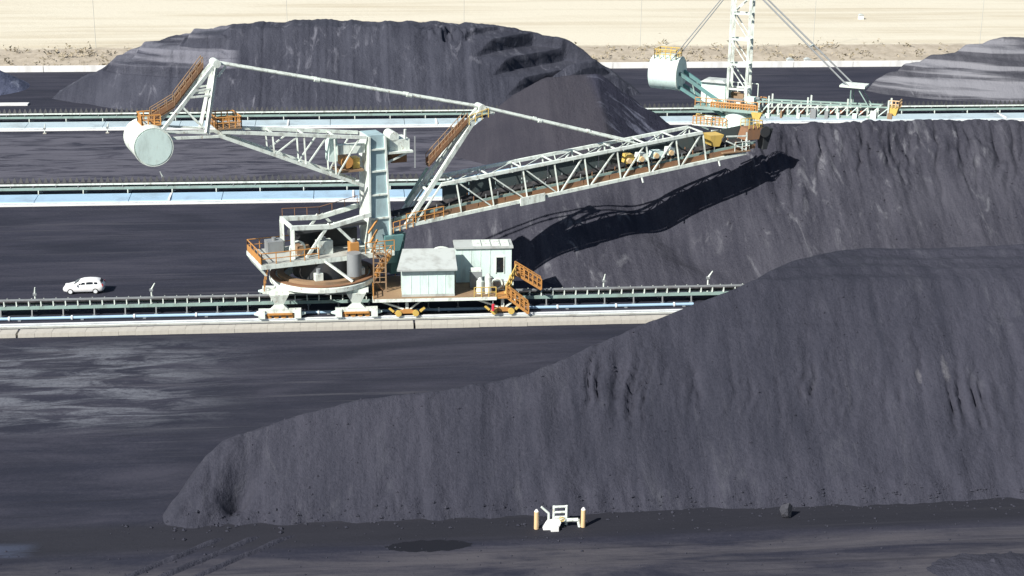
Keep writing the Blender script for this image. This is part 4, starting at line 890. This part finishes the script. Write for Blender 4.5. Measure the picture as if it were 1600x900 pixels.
# house, cabinets
u, z = S2(1116, 131, 0.5)
h2 = f2(u-1.6, u+1.7, -1.2, 1.0, zdk-0.09, z+0.3, 'machine_house', 'mint_panel', s2)
MB().hexa([L2(uu, v, zz) for zz, q in ((z+0.302, 1.05), (z+0.6, 0.75)) for uu, v in ((u-1.6*q, 1.4*q), (u+1.7*q, 1.4*q), (u+1.7*q, -1.3*q), (u-1.6*q, -1.3*q))]).build('roof', 'grey_roof', h2)
MB().rail([L2(-3.2, 2.15, zdk-0.1), L2(2.9, 2.15, zdk-0.1)], 0.7, 0.09, 0.35).build('guard_rail', 'orange_rail', dk2)
f2(-1.2, 0.9, 0.9, 1.8, zdk-0.09, zdk+1.1, 'hydraulic_unit', 'grey_steel', dk2); f2(1.2, 2.4, 0.5, 1.7, zdk-0.09, zdk+1.5, 'drive_box', 'mint_panel', dk2)
u, z = S2(1183, 180, 2.2); yb = MB().hexa([L2(uu, v, zz) for zz, q in ((z-0.5, 0.4), (z+0.35, 0.7)) for uu, v in ((u-q, 2.7), (u+q, 2.7), (u+q, 2.0), (u-q, 2.0))]).build('yellow_chute', 'yellow_steel', s2)
u, z = S2(1098, 192, 1.5); wk = f2(u-1.3, u+3.5, 0.5, 2.1, z-0.3, z-0.15, 'service_walkway', 'white_steel', s2)
MB().rail([L2(u-1.2, 2.0, z-0.15), L2(u+3.4, 2.0, z-0.15)], 1.1, 0.07, 0.5).build('handrail', 'orange_rail', wk); MB().rail([L2(u-1.2, 0.6, z-0.15), L2(u+3.4, 0.6, z-0.15)], 1.1, 0.07, 0.7).build('handrail', 'yellow_steel', wk)
f2(u+0.2, u+1.2, 0.7, 1.5, z-0.14, z+1.0, 'service_cabinet', 'white_steel', wk)
for uu in (u-1.0, u+3.2): MB().beam(L2(uu, 1.3, z-0.3), L2(uu+1.5, 0.4, zdk-3.5), 0.2).build('bracket', 'white_steel', wk)
rq = random.Random(7)
for i in range(16):
    uu = rq.uniform(-5.0, 2.6); vv = rq.uniform(-1.8, 1.7); a_, b_, c_ = rq.uniform(0.2, 0.6), rq.uniform(0.2, 0.5), rq.uniform(0.5, 1.9)
    f2(uu-a_, uu+a_, vv-b_, vv+b_, zdk-0.095, zdk+c_, rq.choice(('equipment_box', 'cable_cabinet', 'lamp_post')) if a_ > 0.3 else 'lamp_post', rq.choice(('white_steel', 'mint_panel', 'grey_steel', 'brown_deck', 'dark_steel')), dk2)
for i in range(9):
    uu = 4.2+i*1.9+rq.uniform(-0.4, 0.4); e0, e1 = S2(1186, 182, 0.9), S2(1388, 184, 0.9); px_ = e0[1]+(e1[1]-e0[1])*(uu-e0[0])/(e1[0]-e0[0])
    f2(uu, uu+rq.uniform(0.25, 0.8), 1.0, 1.35, px_-0.1, px_+rq.uniform(0.5, 1.2), 'side_box', rq.choice(('white_steel', 'mint_panel', 'brown_deck', 'grey_steel')), s2)
# jib and drum
u, z = S2(1064, 115, 0); rr_ = 2.25
cw = MB().tube(L2(u-3.9, 0, z), L2(u, 0, z), rr_, 36).build('counterweight', 'mint_panel', s2, True)
MB().tube(L2(u+0.002, 0, z), L2(u+0.08, 0, z), rr_*0.95, 36).build('end_plate', 'mint_panel', cw, True)
MB().torus(L2(u, 0, z), FB.d, rr_, 0.08, 36, 6).build('rim', 'white_steel', cw, True)
MB().rail([L2(u-3.4, 1.2, z+rr_-0.3), L2(u-0.4, 1.2, z+rr_-0.3), L2(u-0.4, -1.2, z+rr_-0.3), L2(u-3.4, -1.2, z+rr_-0.3), L2(u-3.4, 1.2, z+rr_-0.3)], 1.25, 0.07, 0.7).build('handrail', 'yellow_steel', cw)
f2(u-3.2, u-0.8, -0.4, 0.4, z+rr_-0.15, z+rr_+0.25, 'ballast_hatch', 'mint_panel', cw)
jm = MB(); a0, b0_ = S2(1072, 137, 1.0), S2(1140, 187, 1.0); a1, b1 = S2(1052, 103, 1.0), S2(1150, 176, 1.0)
for v in (1.0, -1.0): jm.beam(L2(a0[0]-1.0, v, a0[1]), L2(b0_[0], v, b0_[1]), 0.3, 0.4)
for v in (1.0, -1.0): jm.beam(L2(u+0.1, v, z+0.2), L2(b1[0], v, b1[1]), 0.3, 0.45)
jib2 = jm.build('counterweight_jib', 'teal_steel', s2)  # dark teal carries the shade on this jib as paint
for t in (0.2, 0.45, 0.7, 0.9):
    for v in (1.0, -1.0): MB().beam(L2(a0[0]+(b0_[0]-a0[0])*t, v, a0[1]+(b0_[1]-a0[1])*t), L2(u+(b1[0]-u)*(t+0.04), v, z+0.2+(b1[1]-z-0.2)*(t+0.04)), 0.16).build('post', 'green_steel', jib2)
# boom
c0 = S2(1186, 160, 0.9); c1 = S2(1388, 168, 0.9); d0 = S2(1186, 182, 0.9); d1 = S2(1388, 184, 0.9)
bm2 = MB()
for v in (0.9, -0.9): bm2.beam(L2(c0[0]-2.5, v, c0[1]), L2(c1[0], v, c1[1]), 0.18, 0.2); bm2.beam(L2(d0[0]-2.5, v, d0[1]), L2(d1[0], v, d1[1]), 0.2, 0.24)
boom2 = bm2.build('boom', 'green_steel', s2)
n_ = 13
for i in range(n_+1):
    t = i/n_; uu = c0[0]+(c1[0]-c0[0])*t; zt2 = c0[1]+(c1[1]-c0[1])*t; zb2 = lin(d0, d1, uu)
    for v in (0.9, -0.9):
        MB().beam(L2(uu, v, zt2+(0.9 if i % 4 == 1 else 0)), L2(uu, v, zb2), 0.17).build('post', 'white_steel', boom2)
        if i < n_: u3 = c0[0]+(c1[0]-c0[0])*(i+1)/n_; MB().beam(L2(uu, v, zb2+0.1), L2(u3, v, lin(c0, c1, u3)-0.1), 0.11).build('diagonal', 'white_steel' if i % 3 else 'mint_panel', boom2)
    MB().beam(L2(uu, 0.8, zb2+0.35), L2(uu, -0.8, zb2+0.35), 0.12).build('cross_beam', 'green_steel', boom2)
    MB().box((uu+0.5, -0.0, zb2+0.62), (0.35, -1.3, 0.4), FB).build('idler_guard', 'red_brown' if i % 3 else 'brown_deck', boom2)
b = MB().add([L2(uu, v, zz+0.95) for uu, zz in (d0, d1) for v in (0.6, -0.6)], [(0, 1, 3, 2)]); b.build('belt', 'belt', boom2)
uu, zz = S2(1396, 172, 0.6); hd2 = MB().hexa([L2(u_, v, z_) for z_, q in ((zz-0.7, 0.35), (zz+0.3, 0.6)) for u_, v in ((uu-q, 0.8), (uu+q, 0.8), (uu+q, -0.8), (uu-q, -0.8))]).build('boom_head', 'yellow_steel', boom2)
MB().tube(L2(uu-1.1, -0.9, zz), L2(uu-1.1, 0.95, zz), 0.6, 14).build('head_pulley', 'dark_steel', hd2, True)
MB().rail([L2(uu-0.6, 0.85, zz+0.3), L2(uu+0.7, 0.85, zz+0.3), L2(uu+0.7, -0.85, zz+0.3)], 0.9, 0.07, 0.45).build('handrail', 'tan_post', hd2)
pu, pz = S2(1335, 133, 0)
MB().hexa([L2(u_, v, z_) for z_ in (pz-0.15, pz+0.1) for u_, v in ((pu-1.6, 1.4), (pu+1.6, 1.4), (pu+1.6, -1.4), (pu-1.6, -1.4))]).build('stay_beam', 'white_steel', boom2)
for v in (0.9, -0.9):
    MB().beam(L2(pu+0.6, v, pz-0.15), L2(pu+2.2, v, lin(c0, c1, pu+2.2)), 0.12).build('stay_link', 'green_steel', boom2); MB().beam(L2(pu-0.2, v, pz-0.15), L2(pu-0.2, v, lin(c0, c1, pu-0.2)), 0.12).build('stay_link', 'green_steel', boom2)
mu = S2(1160, -25, 0)[0]
for v in (1.25, -1.25):
    MB().tube(L2(mu+0.8, v*0.6, ztop), L2(pu-0.5, v, pz), 0.11, 6).build('stay_cable', 'grey_steel', s2)
    MB().tube(L2(mu-0.8, v*0.6, ztop), L2(u-1.2, v*1.1, z+rr_-0.55), 0.07, 6).build('stay_cable', 'grey_steel', s2)
q1 = 0.62; MB().beam(L2(mu+0.8+(pu-mu-1.3)*q1, 1.05, ztop+(pz-ztop)*q1), L2(mu+0.8+(pu-mu-1.3)*q1, -1.05, ztop+(pz-ztop)*q1), 0.16).build('cable_spreader', 'white_steel', s2)

# ================================================================== CAR
cc = onZ(130, 460); cyn = cc[1]+0.9
car = thing('parked_car', 'small white hatchback parked on the dark ground beside the near conveyor', 'car', (cc[0], cyn, 0))
# sections along x (front at -x): x, half width, floor, shoulder z, roof z, roof half width
secs = [(-2.06, 0.55, 0.38, 0.55, 0.58, 0.50), (-1.98, 0.74, 0.30, 0.64, 0.70, 0.66), (-1.70, 0.83, 0.24, 0.74, 0.82, 0.72), (-1.30, 0.86, 0.22, 0.83, 0.93, 0.74), (-0.95, 0.87, 0.22, 0.90, 1.02, 0.72), (-0.40, 0.87, 0.22, 0.93, 1.36, 0.62), (0.0, 0.87, 0.22, 0.95, 1.48, 0.62), (0.6, 0.87, 0.22, 0.97, 1.52, 0.63), (1.2, 0.87, 0.22, 0.99, 1.49, 0.62), (1.65, 0.86, 0.24, 1.00, 1.40, 0.60), (1.88, 0.83, 0.28, 0.98, 1.12, 0.66), (2.03, 0.76, 0.34, 0.86, 0.92, 0.68), (2.08, 0.66, 0.40, 0.70, 0.74, 0.60)]
def ringp(s_):
    x, w_, f, sh, rf_, rw = s_
    half = [(w_*0.86, f), (w_, f+0.16), (w_, sh-0.12), (w_*0.965, sh), (rw+0.06, rf_-0.10), (rw*0.9, rf_-0.02), (rw*0.45, rf_)]
    return [(x, -y, z) for y, z in half] + [(x, y, z) for y, z in reversed(half)]
b = MB(); n = 14; vs = []; fs = []
secs = [(a, b_, c, d*0.97, e*0.955, f) for a, b_, c, d, e, f in secs]
for s_ in secs: vs += [(p[0]+cc[0], p[1]+cyn, p[2]) for p in ringp(s_)]
for i in range(len(secs)-1): fs += [(i*n+j, i*n+(j+1) % n, (i+1)*n+(j+1) % n, (i+1)*n+j) for j in range(n)]
fs += [tuple(range(n-1, -1, -1)), tuple(range((len(secs)-1)*n, len(secs)*n))]
b.add(vs, fs); body = b.build('body', 'car_white', car, True)
def sidewin(xa, xb, side):
    def at(x, t):
        x_ = [s_[0] for s_ in secs]; g_ = lambda q: float(np.interp(x, x_, [s_[q] for s_ in secs])); sh, w_, rf_, rw = g_(3), g_(1)*0.965, g_(4)-0.10, g_(5)+0.06
        return (cc[0]+x, cyn+side*(w_+(rw-w_)*t+0.012), sh+(rf_-sh)*t)
    MB().add([at(xa, 0.22), at((xa+xb)/2, 0.2), at(xb, 0.22), at(xb-0.03, 0.80), at((xa+xb)/2, 0.82), at(xa+(0.22 if xa < -0.3 else 0.03), 0.78)], [(0, 1, 2, 3, 4, 5)]).build('window', 'glass', body)
for s_ in (-1, 1): sidewin(-0.55, 0.25, s_); sidewin(0.32, 1.05, s_); sidewin(1.12, 1.5, s_)
MB().add([(cc[0]+x, cyn+y, z) for x, y, z in ((-0.93, -0.66, 1.03), (-0.93, 0.66, 1.03), (-0.44, 0.55, 1.325), (-0.44, -0.55, 1.325))], [(0, 1, 2, 3)]).build('windscreen', 'glass', body)
MB().add([(cc[0]+x, cyn+y, z) for x, y, z in ((1.91, -0.58, 1.06), (1.91, 0.58, 1.06), (1.71, 0.50, 1.335), (1.71, -0.50, 1.335))], [(0, 1, 2, 3)]).build('rear_window', 'glass', body)
for s_ in (-1, 1):
    MB().hexa([(cc[0]+x, cyn+s_*y, z) for z in (0.62, 0.74) for x, y in ((-1.97, 0.5), (-1.99, 0.72), (-1.72, 0.80), (-1.72, 0.6))]).build('headlight', 'lens', body)
    MB().box((cc[0]+1.97, cyn+s_*0.70, 0.88), (0.14, 0.16, 0.28)).build('tail_light', 'tail', body)
    MB().box((cc[0]-0.62, cyn+s_*0.96, 1.0), (0.14, 0.18, 0.12)).build('mirror', 'car_white', body)
    for xx in (-1.28, 1.25):
        wv = MB().tube((cc[0]+xx, cyn+s_*0.66, 0.30), (cc[0]+xx, cyn+s_*0.885, 0.30), 0.30, 18).build('wheel', 'rubber', car, True)
        MB().tube((cc[0]+xx, cyn+s_*0.886, 0.30), (cc[0]+xx, cyn+s_*0.90, 0.30), 0.20, 14).build('rim', 'rail_top', wv)

# ================================================================== sprinklers, hydrant, small things
def sprinkler(px, py, Yq, h, lean, lab):
    q = onY(px, py, Yq); t = thing('rain_gun', lab, 'sprinkler', (q[0], Yq, 0))
    MB().tube((q[0], Yq, 0), (q[0], Yq, h), 0.08, 8).build('riser', 'white_steel', t)
    MB().tube((q[0], Yq, h), (q[0]+lean, Yq-0.2, h+0.75), 0.10, 8, 0.05).build('nozzle', 'white_steel', t)
    MB().box((q[0], Yq, h-0.02), (0.35, 0.3, 0.22)).build('swivel', 'grey_steel', t); MB().box((q[0], Yq, 0.06), (0.5, 0.5, 0.12)).build('foot', 'concrete', t)
sprinkler(55, 466, 150.0, 1.5, 0.1, 'short white rain gun left of the white hatchback')
sprinkler(237, 462, 150.0, 1.7, 0.4, 'white rain gun between the white hatchback and the stacker')
sprinkler(943, 450, 150.0, 1.7, 0.1, 'upright white rain gun right of the orange stairs')
sprinkler(1106, 442, 150.0, 1.8, 0.4, 'leaning white rain gun where the conveyor meets the coal')
sprinkler(255, 284, 199.2, 1.5, -0.3, 'tiny rain gun behind the middle conveyor')
sprinkler(70, 207, 234.3, 0.8, 0.2, 'low rain gun at the far end of the farthest channel')
sprinkler(168, 204, 234.3, 0.9, 0.3, 'low rain gun left of the drum counterweight by the farthest channel')
hp = onZ(875, 824); hx, hy = hp[0], hp[1]
s_ = 1/22.0
def hq(px, py): return hx+(px-875)*s_, (824-py)*s_*1.06
hyd = thing('hydrant_manifold', 'white pipe hydrant with square frame at the foot of the near pile', 'hydrant', (hx, hy, 0))
b = MB(); a = hq(866, 812); c = hq(886, 792)
fr_ = MB()
for zz in (0.62, 1.0, 1.42): fr_.tube((a[0], hy+0.4, zz), (c[0], hy+0.4, zz), 0.085, 8)
for xx in (a[0], c[0]): fr_.tube((xx, hy+0.4, 0), (xx, hy+0.4, 1.5), 0.085, 8)
fr_.build('guard_frame', 'white_steel', hyd)
x_, z_ = hq(868, 812); x2, z2_ = hq(903, 812)
MB().tube((x_-0.1, hy, 0.55), (x2, hy, 0.55), 0.14, 12).build('header_pipe', 'white_steel', hyd, True)
MB().tube((x2, hy, 0.58), (x2+0.12, hy, 0.0), 0.11, 10).build('down_pipe', 'white_steel', hyd, True)
MB().tube((hx-0.25, hy, 0.5), (hx-0.25, hy, 0.0), 0.11, 10).build('down_pipe', 'white_steel', hyd, True)
x3, z3 = hq(849, 822); MB().hexa([(x3+i, hy-0.35+j, zz) for zz, e0, e1 in ((0, 0.05, 0.75), (0.5, 0.45, 0.95)) for i, j in ((e0-0.1, 0), (e1+0.25, 0), (e1+0.25, 0.7), (e0-0.1, 0.7))]).build('pump_cover', 'white_wall', hyd)
MB().box((hx-0.45, hy-0.5, 0.16), (0.55, 0.3, 0.32)).build('valve_body', 'white_wall', hyd); MB().torus((hx+0.1, hy-0.25, 0.75), (0, 1, 0), 0.16, 0.035, 14, 5).build('hand_wheel', 'yellow_steel', hyd, True); MB().tube((hx+0.1, hy-0.25, 0.75), (hx+0.1, hy, 0.6), 0.04, 6).build('valve_stem', 'yellow_steel', hyd)
p1, p2 = hq(846, 791), hq(860, 802); MB().tube((p2[0]-0.1, hy+0.3, 0.0), (p2[0]-0.1, hy+0.3, 1.0), 0.08, 8).build('riser', 'white_steel', hyd); MB().tube((p2[0]-0.1, hy+0.3, 0.98), (p1[0], hy+0.3, 1.5), 0.085, 8).build('elbow_pipe', 'white_steel', hyd)
for px, py, lab in ((838, 826, 'tan guard post on the pump cover side of the hydrant'), (911, 823, 'tan guard post on the down pipe side of the hydrant')):
    q = onZ(px, py); t = thing('guard_post', lab, 'bollard', (q[0], q[1], 0))
    MB().tube((q[0], q[1], 0), (q[0], q[1], 1.35), 0.17, 12).build('post', 'tan_post', t, True); MB().tube((q[0], q[1], 1.352), (q[0], q[1], 1.5), 0.165, 12, 0.06).build('cap', 'white_wall', t, True)
# loose lumps of coal
def lump(px, py, z, r, mat, name, lab, fl=0.8):
    import bmesh
    q = onZ(px, py, z); rs = np.random.RandomState(int(px)); bm = bmesh.new()
    for i in range(26):
        d = rs.normal(0, 1, 3); d /= np.linalg.norm(d); bm.verts.new((q[0]+d[0]*r*0.9, q[1]+d[1]*r*0.8, z+r*fl*0.7+d[2]*r*fl*(1.0+0.3*rs.rand())))
    bmesh.ops.convex_hull(bm, input=bm.verts[:]); me = bpy.data.meshes.new(name); bm.to_mesh(me); bm.free(); me.materials.append(M[mat])
    o = bpy.data.objects.new(name, me); COL.objects.link(o); tag(o, lab, 'boulder')
lump(1228, 806, 0.1, 0.55, 'coal_pale', 'coal_lump', 'pale upright lump at the foot of the near pile', 1.2)
lump(1555, 884, 0.0, 0.5, 'coal_near', 'coal_lump', 'dark lump on the pale mound in the foreground', 0.6)
mc = onZ(1545, 885)
pile('coal_mound', mc[0]-5, mc[0]+6, mc[1]-2.5, mc[1]+2.5, 0.12, lambda X, Y: 0.42-0.10*np.sqrt((X-mc[0])**2+((Y-mc[1])*2.2)**2)+0.10*fbm(X*1.1, Y*1.5, 8), 'coal_near', 'low pale mound of spilled coal in the foreground')
k = N('wet_coal'); M['wet'] = k.out((0.010, 0.010, 0.013), 0.45)
pc = onZ(670, 853); b = MB(); n = 40
b.add([(pc[0]+2.95*math.cos(2*math.pi*i/n)*(1+0.06*math.sin(i*1.7)), pc[1]+0.85*math.sin(2*math.pi*i/n)*(1+0.12*math.sin(i*2.3+1)), 0.005) for i in range(n)], [tuple(range(n))])
tag(b.build('wet_patch', 'wet'), 'dark wet oval patch on the ground', kind='structure')

tk = onZ(310, 872)
def h_rake(X, Y):
    a = X-tk[0]-(Y-tk[1])*1.1; e = ss(3.4, 2.2, np.abs(Y-tk[1]))*ss(4.2, 3.0, np.abs(a))
    return -0.12+0.32*e*np.clip(np.sin(a*2.6+0.5*fbm(X*0.5, Y*0.5, 3)), 0, 1)+0.05*fbm(X*1.5, Y*1.5, 4)*e
pile('coal_windrow', tk[0]-9, tk[0]+9, tk[1]-4, tk[1]+4, 0.12, h_rake, 'coal_near', 'low raked ridges of coal dust left of the wet patch')

# loose lumps rolled down to the toes of the piles and lying about the yard
rs = np.random.RandomState(11)
def rubble(n, fx, fy, fz, lab, r0, r1, mat):
    X_ = fx(n); Y_ = fy(n, X_); Z_ = fz(X_, Y_); b = MB()
    for x, y, z in zip(X_, Y_, Z_):
        r = r0+(r1-r0)*rs.rand()**3; a = rs.rand()*6.28; h = r*(0.5+0.5*rs.rand())
        p = [(x+r*math.cos(a+t)*(0.7+0.5*rs.rand()), y+r*math.sin(a+t)*(0.7+0.5*rs.rand()), z+h*0.25) for t in (0, 1.5, 3.1, 4.7)]
        b.add(p+[(x, y, z+h), (x, y, z-h*0.6)], [(0, 1, 4), (1, 2, 4), (2, 3, 4), (3, 0, 4), (1, 0, 5), (2, 1, 5), (3, 2, 5), (0, 3, 5)])
    tag(b.build('coal_rubble', mat), lab, 'rubble', kind='stuff')
rubble(1100, lambda n: 60-78*rs.uniform(0, 1, n)**1.4, lambda n, x: 99.6-np.abs(rs.normal(0, 1.1, n))+1.2, lambda x, y: np.maximum(h_near(x, y), 0.0), 'loose coal lumps at the foot of the near pile', 0.03, 0.20, 'coal_near')
rubble(700, lambda n: rs.uniform(-10, 60, n), lambda n, x: rs.uniform(100.5, 116, n), lambda x, y: np.maximum(h_near(x, y), 0.0), 'loose coal lumps resting on the near pile face', 0.03, 0.15, 'coal_near')
rubble(900, lambda n: rs.uniform(-30, 50, n), lambda n, x: rs.uniform(86, 99, n), lambda x, y: 0*x, 'scattered coal crumbs on the foreground ground', 0.03, 0.14, 'coal_near')
rubble(500, lambda n: rs.uniform(40, 85, n), lambda n, x: rs.uniform(157, 172, n), lambda x, y: np.maximum(h_mid(x, y), 0.0), 'loose coal lumps on the gullied pile face', 0.05, 0.2, 'coal_mid')

sl_ = onZ(8, 164); tag(MB().box((sl_[0]-2.0, sl_[1], 0.12), (11.5, 1.6, 0.24)).build('concrete_slab', 'white_wall'), 'thin white slab on the ground before the small blue grey heap', 'slab')
